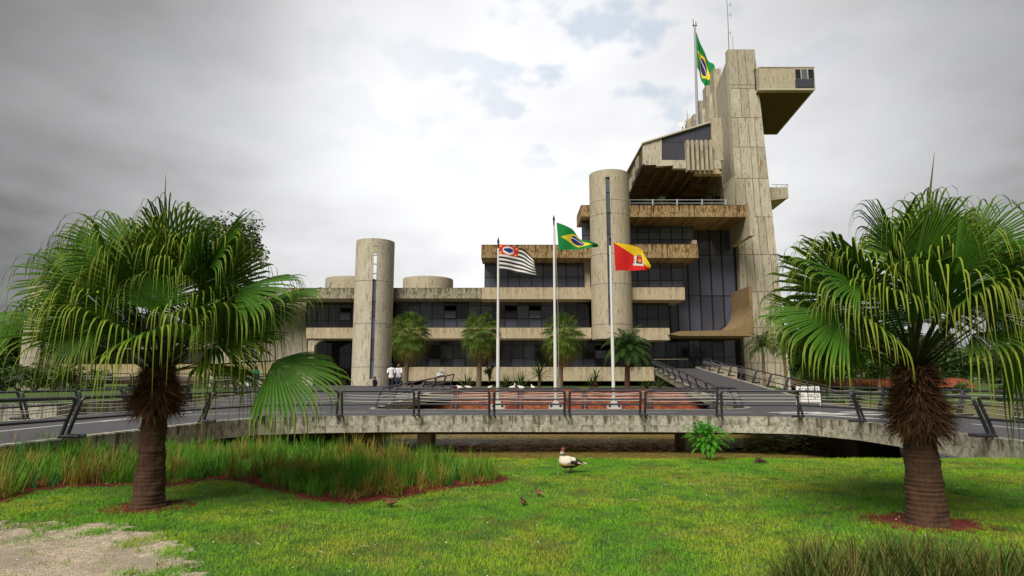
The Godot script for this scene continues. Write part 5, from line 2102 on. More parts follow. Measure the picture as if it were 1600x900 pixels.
func lawn_free(q: Vector2) -> bool:
	if inside(hedge_poly, q + Vector2(0, -0.06 + 0.12 * patch_noise.get_noise_2d(q.x * 6, q.y * 6))):
		return false
	for c in [on_ground(231, 793), on_ground(1450, 818)]:
		var r := (q - Vector2(c.x, c.z))
		r.x /= 1.2
		if r.length() < (0.30 if c.x < 0 else 0.40) + 0.16 * patch_noise.get_noise_2d(q.x * 3, q.y * 3):
			return false
	return true

func make_grass() -> void:
	rng.seed = 77
	patch_noise.seed = 9
	patch_noise.frequency = 0.45
	patch_noise.fractal_octaves = 3
	hedge_poly = ground_poly([[-420, 830], [-120, 800], [0, 786], [60, 765], [135, 760], [200, 757], [262, 762], [330, 748], [385, 752], [430, 767], [480, 780], [545, 787], [620, 777], [700, 764], [775, 757], [792, 749], [770, 737], [690, 724], [590, 712], [500, 706], [420, 704], [300, 705], [150, 704], [-420, 704]])
	gravel_poly = ground_poly([[-300, 812], [0, 815], [60, 817], [130, 820], [200, 826], [250, 835], [274, 846], [256, 856], [300, 872], [314, 888], [300, 905], [320, 990], [-500, 990]])
	var rag := PackedVector2Array()
	for k in gravel_poly.size():
		for j in 24:
			var v := gravel_poly[k].lerp(gravel_poly[(k + 1) % gravel_poly.size()], j / 24.0)
			rag.append(v + Vector2(patch_noise.get_noise_2d(v.x * 3, v.y * 3), patch_noise.get_noise_2d(v.x * 3 + 70, v.y * 3)) * 0.34)
	gravel_poly = rag
	var cores := []
	for k in 5:
		var off_in := Geometry2D.offset_polygon(gravel_poly, [-0.12, -0.28, -0.50, -0.80, -1.15][k])
		cores.append(off_in[0] if off_in.size() else PackedVector2Array())
	# bare soil under the tall grass and round the palms
	var big := PackedVector2Array()
	var off: PackedVector2Array = Geometry2D.offset_polygon(hedge_poly, 0.05)[0]
	for k in off.size():
		for j in 6:
			var v := off[k].lerp(off[(k + 1) % off.size()], j / 6.0)
			big.append(v + Vector2(patch_noise.get_noise_2d(v.x * 4, v.y * 4), 1.2 * patch_noise.get_noise_2d(v.x * 4 + 50, v.y * 4)) * 0.22)
	struct("soil_bed", soil_sheet(big, 0.008), M.soil)
	for c in [[on_ground(231, 793), 0.36], [on_ground(1450, 818), 0.46]]:
		var p := PackedVector2Array()
		for k in 60:
			var a := TAU * k / 60
			var r: float = c[1] * (1.0 + 0.5 * patch_noise.get_noise_2d(cos(a) * 3 + c[0].x, sin(a) * 3) + 0.10 * rng.randfn())
			p.append(Vector2(c[0].x + cos(a) * r * 1.2, c[0].z + sin(a) * r))
		struct("soil_ring", soil_sheet(p, 0.010), M.soil)
	struct("gravel_path", soil_sheet(gravel_poly, 0.006), M.gravel)
	# short lawn
	var kinds := [tuft(11, 0.036, 0.034, 0.0021, 0.7, 2, Color(1.25, 1.15, 1.0), 0.10), tuft(13, 0.030, 0.036, 0.0021, 1.0, 2, Color(1.4, 1.2, 1.0), 0.16), tuft(9, 0.048, 0.028, 0.0022, 0.6, 2, Color(1.15, 1.15, 1.0), 0.05)]
	var at := [[], [], []]
	var tint := [[], [], []]
	for k in 185000:
		var d := sqrt(lerpf(4.6 * 4.6, 15.2 * 15.2, rng.randf()))
		if d > 9.0 and rng.randf() < 0.30:
			continue
		var x := rng.randf_range(-0.88, 0.88) * d + rng.randf_range(-0.5, 0.5)
		if d > 12.0 and x < -9.2:
			continue
		var q := Vector2(x, -d)
		if not lawn_free(q):
			continue
		var g := 0.0
		if inside(gravel_poly, q):
			g = 1.0
			var band := 0
			while band < 5 and inside(cores[band], q):
				band += 1
			var clump := patch_noise.get_noise_2d(x * 3.6 + 60, d * 3.6)
			if rng.randf() < [0.62, 0.36, 0.18, 0.08, 0.03, 0.008][band] * maxf(0.0, 0.55 + 4.5 * clump):
				pass
			elif patch_noise.get_noise_2d(x * 2.1 + 40, d * 2.1) < 0.30 + 0.35 * sstep(0.0, 1.6, -2.0 - x):
				continue
		elif Geometry2D.is_point_in_polygon(q + Vector2(-0.16, 0.05), gravel_poly) and rng.randf() < 0.4:
			continue
		var p := patch_noise.get_noise_2d(x * 0.9, d * 0.9)
		var fine := patch_noise.get_noise_2d(x * 4.0 + 9, d * 4.0)
		var c := Color(0.165, 0.435, 0.010).lerp(Color(0.320, 0.520, 0.016), sstep(-0.35, 0.30, p))
		c = c.lerp(Color(0.40, 0.40, 0.04), sstep(0.08, 0.45, p * 0.7 + fine * 0.5) * 0.55)
		c = c.lerp(Color(0.045, 0.165, 0.010), sstep(0.15, 0.5, -fine) * 0.7)
		c = c.lerp(Color(0.26, 0.165, 0.04), sstep(0.28, 0.5, patch_noise.get_noise_2d(x * 1.7 - 30, d * 1.7 + 11)) * 0.45)
		c = c * rng.randf_range(0.75, 1.3)
		var v := rng.randi() % 3
		var s := rng.randf_range(0.7, 1.3) * (1.25 if g > 0 else 1.0)
		at[v].append(Transform3D(Basis(Vector3.UP, rng.randf() * TAU).scaled(Vector3(s, s * rng.randf_range(0.7, 1.3), s)), Vector3(x, ground_h(x, -d) + 0.012 * g, -d)))
		tint[v].append(c)
	for v in 3:
		tag(multi("lawn_grass", kinds[v], M.grass, at[v], tint[v]), "short bright green lawn grass with yellowish patches", "grass", "", "stuff")
	# tufts and weeds on the red bank
	var wa := []
	var wt := []
	for k in 520:
		var x := rng.randf_range(-5.0, 12.0)
		var d := rng.randf_range(38.5, 47.0)
		if patch_noise.get_noise_2d(x * 0.8 + 90, d * 1.1) < 0.10:
			continue
		var wob := ground_noise.get_noise_2d(x * 1.3, d * 1.3)
		var y := lerpf(-1.7, 0.98, sstep(35.5, 46.5, d + 0.8 * wob)) + 0.10 * wob
		var s := rng.randf_range(2.0, 5.0)
		wa.append(Transform3D(Basis(Vector3.UP, rng.randf() * TAU).scaled(Vector3(s * 1.6, s, s * 1.6)), Vector3(x, y, -d)))
		wt.append(Color(0.06, 0.16, 0.015).lerp(Color(0.14, 0.22, 0.03), rng.randf()))
	tag(multi("bank_weeds", kinds[0], M.grass, wa, wt), "green weeds scattered on the red earth bank", "weeds", "", "stuff")
	# tall grass bed on the left and the tuft at the bottom right
	var tall := [tuft(22, 0.46, 0.045, 0.0065, 0.26, 4, Color(1.7, 1.2, 1.2), 0.12), tuft(26, 0.38, 0.055, 0.0060, 0.45, 4, Color(1.5, 1.2, 1.2), 0.16), tuft(16, 0.56, 0.035, 0.0070, 0.20, 4, Color(1.4, 1.2, 1.0), 0.05), tuft(22, 0.30, 0.06, 0.0055, 0.8, 4, Color(2.6, 1.2, 1.4), 0.55)]
	at = [[], [], [], []]
	tint = [[], [], [], []]
	var inner: PackedVector2Array = Geometry2D.offset_polygon(hedge_poly, -0.10)[0]
	for k in 9000:
		var x := rng.randf_range(-14.0, 0.2)
		var d := rng.randf_range(6.5, 15.0)
		var q := Vector2(x, -d)
		if not inside(inner, q) or absf(x) > 0.95 * d + 0.6:
			continue
		if d > 12.2 and x > -9.2 and x < -8:
			continue
		var c0 := on_ground(231, 793)
		if (q - Vector2(c0.x, c0.z)).length() < 0.45:
			continue
		var p := patch_noise.get_noise_2d(x * 1.1, d * 1.1)
		if patch_noise.get_noise_2d(x * 5.0 + 20, d * 5.0) < -0.16 and rng.randf() < 0.75:
			continue
		var v := 3 if rng.randf() < 0.10 + 0.3 * sstep(0.1, 0.4, p) else rng.randi() % 3
		var c := Color(0.055, 0.245, 0.012).lerp(Color(0.170, 0.390, 0.018), rng.randf())
		c = c.lerp(Color(0.36, 0.20, 0.045), 0.75 * sstep(-0.02, 0.42, p + rng.randfn() * 0.15))
		if rng.randf() < 0.05:
			c = Color(0.015, 0.20, 0.035)
		var s := rng.randf_range(0.55, 1.05) * (0.9 + 0.3 * p)
		at[v].append(Transform3D(Basis(Vector3.UP, rng.randf() * TAU).scaled(Vector3(s, s, s)), Vector3(x, 0.0, -d)))
		tint[v].append(c)
	for v in 4:
		tag(multi("tall_grass", tall[v], M.grass, at[v], tint[v]), "bed of tall reedy grass round the left palm", "grass", "", "stuff")
	at = [[], [], [], []]
	tint = [[], [], [], []]
	for k in 900:
		var a := rng.randf() * TAU
		var r := sqrt(rng.randf())
		var x := 3.02 + cos(a) * r * 1.02
		var d := 4.85 + sin(a) * r * 0.48
		var v := 3 if rng.randf() < 0.5 else rng.randi() % 3
		var c := Color(0.050, 0.140, 0.012).lerp(Color(0.17, 0.125, 0.03), rng.randf())
		var s := rng.randf_range(0.75, 1.15) * (1.0 - 0.2 * r)
		at[v].append(Transform3D(Basis(Vector3.UP, rng.randf() * TAU).scaled(Vector3(s * 1.5, s, s * 1.5)), Vector3(x, 0, -d)))
		tint[v].append(c)
	for v in 4:
		tag(multi("reed_tuft", tall[v], M.grass, at[v], tint[v]), "low brownish reed tuft at the bottom right corner of the lawn", "grass", "", "stuff")
	# loose stones of the gravel path
	var st := MB.new()
	st.smooth = false
	for k in 5:
		st.tint = Color(1, 1, 1) * (0.85 + 0.06 * k)
		var r := 0.009
		var f := st.v.size()
		var o := Vector3((k - 2) * 0.02, 0, fmod(k * 1.7, 1.0) * 0.03)
		for q in [Vector3(1, 0, 0), Vector3(0.1, 0.75, 0.1), Vector3(-0.9, 0.1, 0.2), Vector3(0.1, 0.1, 1.1), Vector3(-0.1, 0, -1)]:
			st.pt(o + q * r * (0.8 + 0.1 * k))
		for q in [[0, 1, 3], [3, 1, 2], [2, 1, 4], [4, 1, 0]]:
			st.tri(f + q[0], f + q[2], f + q[1])
	var sm := st.done()
	var pa := []
	var pt := []
	for k in 30000:
		var d := rng.randf_range(4.4, 7.8)
		var x := rng.randf_range(-7.2, -2.2)
		if not inside(gravel_poly, Vector2(x, -d)) or x < -0.95 * d - 0.5:
			continue
		var s := rng.randf_range(0.35, 1.0)
		pa.append(Transform3D(Basis(Vector3.UP, rng.randf() * TAU).scaled(Vector3(s, s * rng.randf_range(0.5, 1.1), s)), Vector3(x, ground_h(x, -d) + 0.005, -d)))
		pt.append(Color(0.64, 0.57, 0.46).lerp(Color(0.40, 0.29, 0.19), pow(rng.randf(), 2.0)) * rng.randf_range(0.75, 1.15))
	var ca := []
	var cc := []
	for c in [[on_ground(231, 793), 0.42], [on_ground(1450, 818), 0.55]]:
		for k in 420:
			var a := rng.randf() * TAU
			var r: float = c[1] * sqrt(rng.randf()) * 1.15
			var s := rng.randf_range(0.3, 1.3)
			ca.append(Transform3D(Basis(Vector3.UP, rng.randf() * TAU).scaled(Vector3(s, s, s)), Vector3(c[0].x + cos(a) * r * 1.25, 0.012, c[0].z + sin(a) * r)))
			cc.append(Color(0.20, 0.034, 0.015).lerp(Color(0.08, 0.018, 0.01), rng.randf()))
	for k in hedge_poly.size():
		for j in 70:
			var v := hedge_poly[k].lerp(hedge_poly[(k + 1) % hedge_poly.size()], rng.randf()) + Vector2(rng.randfn(), rng.randfn()) * 0.09
			if absf(v.x) > -v.y or v.y < -11.5:
				continue
			var s := rng.randf_range(0.3, 1.3)
			ca.append(Transform3D(Basis(Vector3.UP, rng.randf() * TAU).scaled(Vector3(s, s, s)), Vector3(v.x, 0.014, v.y)))
			cc.append(Color(0.20, 0.034, 0.015).lerp(Color(0.08, 0.018, 0.01), rng.randf()))
	tag(multi("soil_clods", sm, M.pebble, ca, cc), "crumbs of red soil round the palms and along the tall grass", "soil", "", "stuff")
	tag(multi("gravel", sm, M.pebble, pa, pt), "pale beige gravel of the path at the bottom left", "gravel", "", "stuff")

func soil_sheet(p: PackedVector2Array, h: float) -> MB:
	var q := PackedVector2Array()
	for v in p:
		q.append(Vector2(v.x, -v.y))
	# a grid clipped to the outline, so that it follows the ground
	var m := MB.new()
	var lo := Vector2(1e9, 1e9)
	var hi := -lo
	for v in q:
		lo = lo.min(v)
		hi = hi.max(v)
	var s := 0.5
	var x := lo.x
	while x < hi.x:
		var y := lo.y
		while y < hi.y:
			for piece in Geometry2D.intersect_polygons(q, PackedVector2Array([Vector2(x, y), Vector2(x + s, y), Vector2(x + s, y + s), Vector2(x, y + s)])):
				var f := m.v.size()
				for v in piece:
					m.pt(Vector3(v.x, ground_h(v.x, -v.y) + h, -v.y))
				var t := Geometry2D.triangulate_polygon(piece)
				for k in range(0, t.size(), 3):
					var c: float = (piece[t[k + 1]] - piece[t[k]]).cross(piece[t[k + 2]] - piece[t[k]])
					if c > 0:
						m.tri(f + t[k], f + t[k + 2], f + t[k + 1])
					else:
						m.tri(f + t[k], f + t[k + 1], f + t[k + 2])
			y += s
		x += s
	for k in m.v.size():
		m.uv[k] = Vector2.ZERO
	return m

# ---------------------------------------------------------------- bodies: tapered bones joined smoothly, meshed as surface nets
# bones: [a, b, radius a, radius b]; tinted: a function from a point to its colour
func nets(m: MB, bones: Array, cell: float, k: float, tinted = null) -> void:
	var lo := Vector3(1e9, 1e9, 1e9)
	var hi := -lo
	for b in bones:
		var r: float = maxf(b[2], b[3]) + k + cell * 2
		for p in [b[0], b[1]]:
			lo = lo.min(p - Vector3.ONE * r)
			hi = hi.max(p + Vector3.ONE * r)
	var n := Vector3i(((hi - lo) / cell).ceil()) + Vector3i.ONE
	var f := PackedFloat32Array()
	f.resize(n.x * n.y * n.z)
	f.fill(1.0)
	for b in bones:
		var r: float = maxf(b[2], b[3]) + k + cell * 2
		var p0 := Vector3i((((b[0] as Vector3).min(b[1]) - Vector3.ONE * r - lo) / cell).floor()).clamp(Vector3i.ZERO, n - Vector3i.ONE)
		var p1 := Vector3i((((b[0] as Vector3).max(b[1]) + Vector3.ONE * r - lo) / cell).ceil()).clamp(Vector3i.ZERO, n - Vector3i.ONE)
		var a: Vector3 = b[0]
		var ab: Vector3 = b[1] - b[0]
		var ll := maxf(ab.length_squared(), 1e-9)
		for z in range(p0.z, p1.z + 1):
			for y in range(p0.y, p1.y + 1):
				for x in range(p0.x, p1.x + 1):
					var p := lo + Vector3(x, y, z) * cell
					var t := clampf((p - a).dot(ab) / ll, 0, 1)
					var d: float = (p - a - ab * t).length() - lerpf(b[2], b[3], t)
					var i := (z * n.y + y) * n.x + x
					var o := f[i]
					var h := clampf(0.5 + 0.5 * (o - d) / k, 0, 1)
					f[i] = lerpf(o, d, h) - k * h * (1 - h)
	var ids := {}
	var sx := 1
	var sy := n.x
	var sz := n.x * n.y
	for z in n.z - 1:
		for y in n.y - 1:
			for x in n.x - 1:
				var i := (z * n.y + y) * n.x + x
				var q := [f[i], f[i + sx], f[i + sy], f[i + sx + sy], f[i + sz], f[i + sx + sz], f[i + sy + sz], f[i + sx + sy + sz]]
				var neg := 0
				for v in q:
					if v < 0:
						neg += 1
				if neg == 0 or neg == 8:
					continue
				var s := Vector3.ZERO
				var c := 0
				for e in [[0, 1], [2, 3], [4, 5], [6, 7], [0, 2], [1, 3], [4, 6], [5, 7], [0, 4], [1, 5], [2, 6], [3, 7]]:
					var va: float = q[e[0]]
					var vb: float = q[e[1]]
					if (va < 0) != (vb < 0):
						var t := va / (va - vb)
						var pa := Vector3(e[0] & 1, (e[0] >> 1) & 1, e[0] >> 2)
						var pb := Vector3(e[1] & 1, (e[1] >> 1) & 1, e[1] >> 2)
						s += pa.lerp(pb, t)
						c += 1
				var p := lo + (Vector3(x, y, z) + s / c) * cell
				if tinted != null:
					m.tint = tinted.call(p)
				ids[i] = m.pt(p)
	for i in ids:
		var x: int = i % n.x
		var y: int = (i / n.x) % n.y
		var z: int = i / sz
		var v0 := f[i] < 0
		for ax in 3:
			var st: int = [sx, sy, sz][ax]
			var u: int = [sy, sz, sx][ax]
			var w: int = [sz, sx, sy][ax]
			if [y, z, x][ax] == 0 or [z, x, y][ax] == 0 or v0 == (f[i + st] < 0):
				continue
			if not (ids.has(i - u) and ids.has(i - w) and ids.has(i - u - w)):
				continue
			var a: int = ids[i]
			var b: int = ids[i - u]
			var c: int = ids[i - u - w]
			var d: int = ids[i - w]
			if v0:
				m.tri(a, b, c)
				m.tri(a, c, d)
			else:
				m.tri(a, c, b)
				m.tri(a, d, c)

# a standing or walking person seen mostly from behind; facing is -z in their own axes
func person(label: String, at: Vector3, turn: float, tall: float, shirt: String, legs: String, hair: String, long_hair: bool, stride: float, group := "") -> Node3D:
	var o := thing("person", label, "person", at, group, turn)
	var s := tall / 1.75
	var v := func(x: float, y: float, z: float) -> Vector3: return Vector3(x, y, z) * s
	var hip := 0.92
	var sh := 1.43
	var sk := []
	var cloth := []
	var trous := []
	var shoes := []
	var head: Vector3 = v.call(0, 1.635, -0.015)
	sk.append([v.call(0, 1.665, 0.0), v.call(0, 1.60, -0.025), 0.088 * s, 0.074 * s])
	sk.append([v.call(0, 1.58, 0.0), v.call(0, 1.44, 0.015), 0.052 * s, 0.058 * s])
	# nose and ears
	sk.append([v.call(0, 1.625, -0.095), v.call(0, 1.605, -0.112), 0.010 * s, 0.013 * s])
	for e in [-1, 1]:
		sk.append([v.call(e * 0.082, 1.65, 0.0), v.call(e * 0.084, 1.615, 0.0), 0.014 * s, 0.010 * s])
	for b in [[0, sh - 0.03, 0, 0, 1.18, 0.0, 0.125, 0.125], [-0.10, sh - 0.02, 0, 0.10, sh - 0.02, 0, 0.085, 0.085], [0, 1.2, 0, 0, hip + 0.03, 0.01, 0.125, 0.135], [-0.06, hip, 0.01, 0.06, hip, 0.01, 0.115, 0.115]]:
		var bone := [v.call(b[0], b[1], b[2]), v.call(b[3], b[4], b[5]), b[6] * s, b[7] * s]
		sk.append(bone)
		cloth.append([bone[0], bone[1], bone[2] + 0.016, bone[3] + 0.016])
	for e in [-1, 1]:
		var sw: float = e * stride
		var shoulder: Vector3 = v.call(e * 0.185, sh - 0.02, 0)
		var elbow: Vector3 = v.call(e * 0.235, 1.15, 0.05 - sw * 0.25)
		var wrist: Vector3 = v.call(e * 0.235, 0.92, -0.06 - sw * 0.4)
		sk.append([shoulder, elbow, 0.052 * s, 0.040 * s])
		sk.append([elbow, wrist, 0.039 * s, 0.026 * s])
		cloth.append([shoulder, shoulder.lerp(elbow, 0.82), 0.068 * s, 0.062 * s])
		# palm, five fingers
		var pd := (wrist - elbow).normalized()
		var palm := wrist + pd * 0.085 * s
		sk.append([wrist + pd * 0.02 * s, palm, 0.026 * s, 0.030 * s])
		for fi in 4:
			var root := palm + Vector3(0, 0, (fi - 1.5) * 0.019 * s)
			var mid: Vector3 = root + (pd + Vector3(-e * 0.15, 0, 0)).normalized() * [0.040, 0.046, 0.043, 0.034][fi] * s
			sk.append([root, mid, 0.0095 * s, 0.009 * s])
			sk.append([mid, mid + (pd + Vector3(-e * 0.6, 0, 0)).normalized() * 0.032 * s, 0.009 * s, 0.0075 * s])
		sk.append([wrist + pd * 0.03 * s + Vector3(0, 0, -0.02 * s), wrist + pd * 0.085 * s + Vector3(-e * 0.02, 0, -0.05 * s), 0.012 * s, 0.009 * s])
		var hipj: Vector3 = v.call(e * 0.09, hip - 0.02, 0.01)
		var knee: Vector3 = v.call(e * 0.095, 0.50, -0.03 + sw * 0.32)
		var ankle: Vector3 = v.call(e * 0.095, 0.085 + maxf(0, -sw) * 0.1, 0.03 + sw * 0.6)
		sk.append([hipj, knee, 0.082 * s, 0.055 * s])
		sk.append([knee, ankle, 0.054 * s, 0.036 * s])
		sk.append([ankle + v.call(0, -0.045, 0.02), ankle + v.call(0, -0.06, -0.15), 0.036 * s, 0.026 * s])
		trous.append([hipj, knee, 0.100 * s, 0.075 * s])
		trous.append([knee, ankle + v.call(0, 0.02, 0), 0.074 * s, 0.064 * s])
		shoes.append([ankle + v.call(0, -0.045, 0.025), ankle + v.call(0, -0.055, -0.16), 0.042 * s, 0.034 * s])
	trous.append([v.call(-0.06, hip, 0.01), v.call(0.06, hip, 0.01), 0.130 * s, 0.130 * s])
	trous.append([v.call(0, hip + 0.05, 0.01), v.call(0, hip + 0.11, 0.005), 0.135 * s, 0.132 * s])
	var b := MB.new()
	nets(b, sk, 0.014, 0.02)
	obj("body", b, M.skin, o)
	var c := MB.new()
	nets(c, cloth, 0.02, 0.03)
	obj("shirt", c, M[shirt], o)
	var t := MB.new()
	nets(t, trous, 0.02, 0.02)
	obj("trousers", t, M[legs], o)
	var f := MB.new()
	nets(f, shoes, 0.012, 0.01)
	obj("shoes", f, M.shoe, o)
	var h := MB.new()
	var hb := [[head + v.call(0, 0.045, 0.02), head + v.call(0, 0.0, 0.035), 0.096 * s, 0.088 * s], [head + v.call(0, 0.075, -0.03), head + v.call(0, 0.06, 0.02), 0.070 * s, 0.085 * s]]
	if long_hair:
		hb.append([head + v.call(0, 0.0, 0.045), head + v.call(0, -0.22, 0.085), 0.085 * s, 0.055 * s])
	nets(h, hb, 0.014, 0.02)
	obj("hair", h, M[hair], o)
	return o

# water bird: facing -z; pose: how far the neck stands up
func bird_bones(neck_up: float, back: float) -> Array:
	var b := [
		[Vector3(0, 0.225, -0.10), Vector3(0, 0.22, 0.08), 0.118, 0.105],
		[Vector3(0, 0.235, 0.06), Vector3(0, 0.20, 0.26), 0.090, 0.032],
		[Vector3(0, 0.25, -0.15), Vector3(0, 0.26, -0.05), 0.092, 0.10],
	]
	var s := Vector3(0, 0.31, -0.17)
	var e := Vector3(0, 0.33 + 0.17 * neck_up, -0.20 - 0.09 * (1.0 - neck_up) + 0.07 * back)
	b.append([s, s.lerp(e, 0.55) + Vector3(0, 0, -0.015), 0.062, 0.040])
	b.append([s.lerp(e, 0.55) + Vector3(0, 0, -0.015), e, 0.040, 0.036])
	var f := Vector3(0.75 * back, -0.12, -1.0 + 1.3 * back).normalized()
	b.append([e, e + f * 0.035, 0.042, 0.036])
	b.append([e + f * 0.06 + Vector3(0, -0.008, 0), e + f * 0.115 + Vector3(0, -0.012, 0), 0.018, 0.011])
	return b

func bird(called: String, label: String, category: String, at: Vector3, turn: float, size: float, up: float, cell: float, tinted: Callable, leg_mat: String, group := "", back := 0.0) -> Node3D:
	var o := thing(called, label, category, at, group, turn)
	var m := MB.new()
	nets(m, bird_bones(up, back), cell, 0.03, tinted)
	obj("body", m, M.feather, o)
	for e in [-1, 1]:
		var w := MB.new()
		nets(w, [[Vector3(e * 0.096, 0.245, -0.07), Vector3(e * 0.088, 0.225, 0.09), 0.034, 0.042], [Vector3(e * 0.088, 0.225, 0.09), Vector3(e * 0.03, 0.17, 0.29), 0.040, 0.010]], cell, 0.02, func(p): return tinted.call(p + Vector3(0, 0, 0.05)) if p.z < -0.02 else tinted.call(Vector3(9, p.y, p.z)))
		obj("wing", w, M.feather, o)
		var l := MB.new()
		l.tube([Vector3(e * 0.05, 0.15, 0.02), Vector3(e * 0.055, 0.09, 0.03), Vector3(e * 0.055, 0.012, 0.0)], [0.022, 0.010, 0.009], 7)
		for a in [-0.5, 0.0, 0.5]:
			l.tube([Vector3(e * 0.055, 0.012, 0.0), Vector3(e * 0.055 + sin(a) * 0.07, 0.004, -cos(a) * 0.075)], [0.009, 0.005], 5)
		obj("leg", l, M[leg_mat], o)
	var t := MB.new()
	t.smooth = false
	for k in 7:
		var a := (k - 3) * 0.13
		t.tint = tinted.call(Vector3(9, 0.25, 0.3))
		var d := Vector3(sin(a), -0.12, cos(a))
		var f := t.v.size()
		var s := Vector3(cos(a), 0, -sin(a)) * 0.018
		t.pt(Vector3(sin(a) * 0.04, 0.215, 0.22) - s)
		t.pt(Vector3(sin(a) * 0.04, 0.215 + 0.002 * k, 0.22) + s)
		t.pt(Vector3(sin(a) * 0.04, 0.212 + 0.002 * k, 0.22) + d * 0.15 + s * 0.6)
		t.pt(Vector3(sin(a) * 0.04, 0.212, 0.22) + d * 0.15 - s * 0.6)
		t.tri(f, f + 1, f + 2)
		t.tri(f, f + 2, f + 3)
	obj("tail", t, M.feather, o)
	o.scale = Vector3.ONE * size
	return o

func make_people_and_birds() -> void:
	rng.seed = 5
	var y := 0.375 + 0.745 * (40.0 - 29.2) / 14.8
	person("person seen from behind in a white shirt and dark navy trousers, walking", Vector3(X(611, 600, 40.0), y, -40.0), 0.1, 1.72, "white_cloth", "navy_cloth", "hair", false, 0.28)
	person("person in a white T-shirt and blue jeans walking close on the right of another", Vector3(X(622.5, 600, 40.6), y + 0.02, -40.6), -0.15, 1.70, "white_cloth", "denim", "hair_brown", true, -0.25)
	person("person with brown hair and dark clothes standing lower by the left stair tower", Vector3(X(583, 600, 47), 0.25, -47.5), 1.1, 1.62, "navy_cloth", "navy_cloth", "hair_brown", false, 0.0)
	person("person in a teal top and trousers beyond the left railings, behind palm leaves", Vector3(X(405, 600, 47), 0.95, -46.3), 0.4, 1.65, "teal_cloth", "teal_cloth", "hair", true, 0.15)
	# the bird on the lawn: red-brown head, cream body, dark wings
	var patches := func(p: Vector3) -> Color:
		if p.x > 5:
			if p.z > 0.20:
				return Color(0.70, 0.52, 0.36)
			return Color(0.72, 0.66, 0.58) if p.z > 0.13 and p.y > 0.2 else Color(0.028, 0.022, 0.02)
		if p.y > 0.40:
			return Color(0.21, 0.055, 0.04) if p.y > 0.455 else Color(0.50, 0.42, 0.37)
		if p.y > 0.365 and p.z < -0.08:
			return Color(0.07, 0.045, 0.035)
		if p.y < 0.17:
			return Color(0.05, 0.03, 0.022)
		if p.y < 0.215 and p.z < 0.03:
			return Color(0.62, 0.40, 0.17)
		if p.z > 0.10:
			return Color(0.04, 0.035, 0.03)
		return Color(0.78, 0.72, 0.60)
	bird("goose", "goose with red-brown head, cream body and dark wings standing on the lawn", "goose", on_ground(891, 739.5, 0.0), 1.75, 0.86, 0.95, 0.011, patches, "dark_metal", "", 0.8)
	# white geese on the red bank
	var white := func(_p: Vector3) -> Color: return Color(0.78, 0.77, 0.73)
	var gl := ["white goose on the red bank left of the leftmost flagpole, farthest left", "white goose bending down just right of the leftmost bird on the red bank", "white goose with its neck raised right of the leftmost flagpole", "white goose lying down behind the far railing, left of the tall stemmed plant", "white goose low on the red bank between the left and middle flagpoles", "small white goose close to the tall stemmed plant"]
	var k := 0
	for q in [[719.0, 606.0, 0.2, 1.0], [733.0, 604.5, 0.0, 1.9], [800.0, 604.0, 1.0, -1.4], [815.0, 605.0, 0.1, 1.2], [765.0, 606.0, 0.1, -0.6], [833.0, 605.0, 0.6, 0.5]]:
		var d := 45.0
		var p := P(q[0], q[1], d)
		p.y = 0.87
		bird("white_goose", gl[k], "goose", p, q[3], 0.95, q[2], 0.022, white, "kerb", "white geese on the red bank")
		k += 1
	# little brown birds feeding on the grass
	var brown := func(p: Vector3) -> Color: return Color(0.16, 0.07, 0.03) if p.y > 0.25 else Color(0.32, 0.20, 0.11)
	bird("brown_bird", "small brown bird on the lawn below and left of the goose, the upper one", "bird", on_ground(842, 776), 0.8, 0.27, 0.7, 0.02, brown, "dark_metal", "small brown birds on the lawn")
	bird("brown_bird", "small brown bird on the lawn below and left of the goose, the lower one", "bird", on_ground(818, 791), 2.6, 0.27, 0.8, 0.02, brown, "dark_metal", "small brown birds on the lawn")
	bird("brown_bird", "small brown bird in the grass just in front of the tall grass bed", "bird", on_ground(611, 793), 1.9, 0.33, 0.2, 0.02, brown, "dark_metal", "small brown birds on the lawn")

func text_mesh(t: String, size: float, depth: float) -> TextMesh:
	var f := SystemFont.new()
	f.font_names = PackedStringArray(["Droid Sans Mono", "Droid Sans"])
	f.font_weight = 700
	var m := TextMesh.new()
	m.text = t
	m.font = f
	m.font_size = 64
	m.pixel_size = size / 64.0
	m.depth = depth
	m.curve_step = 1.0
	return m

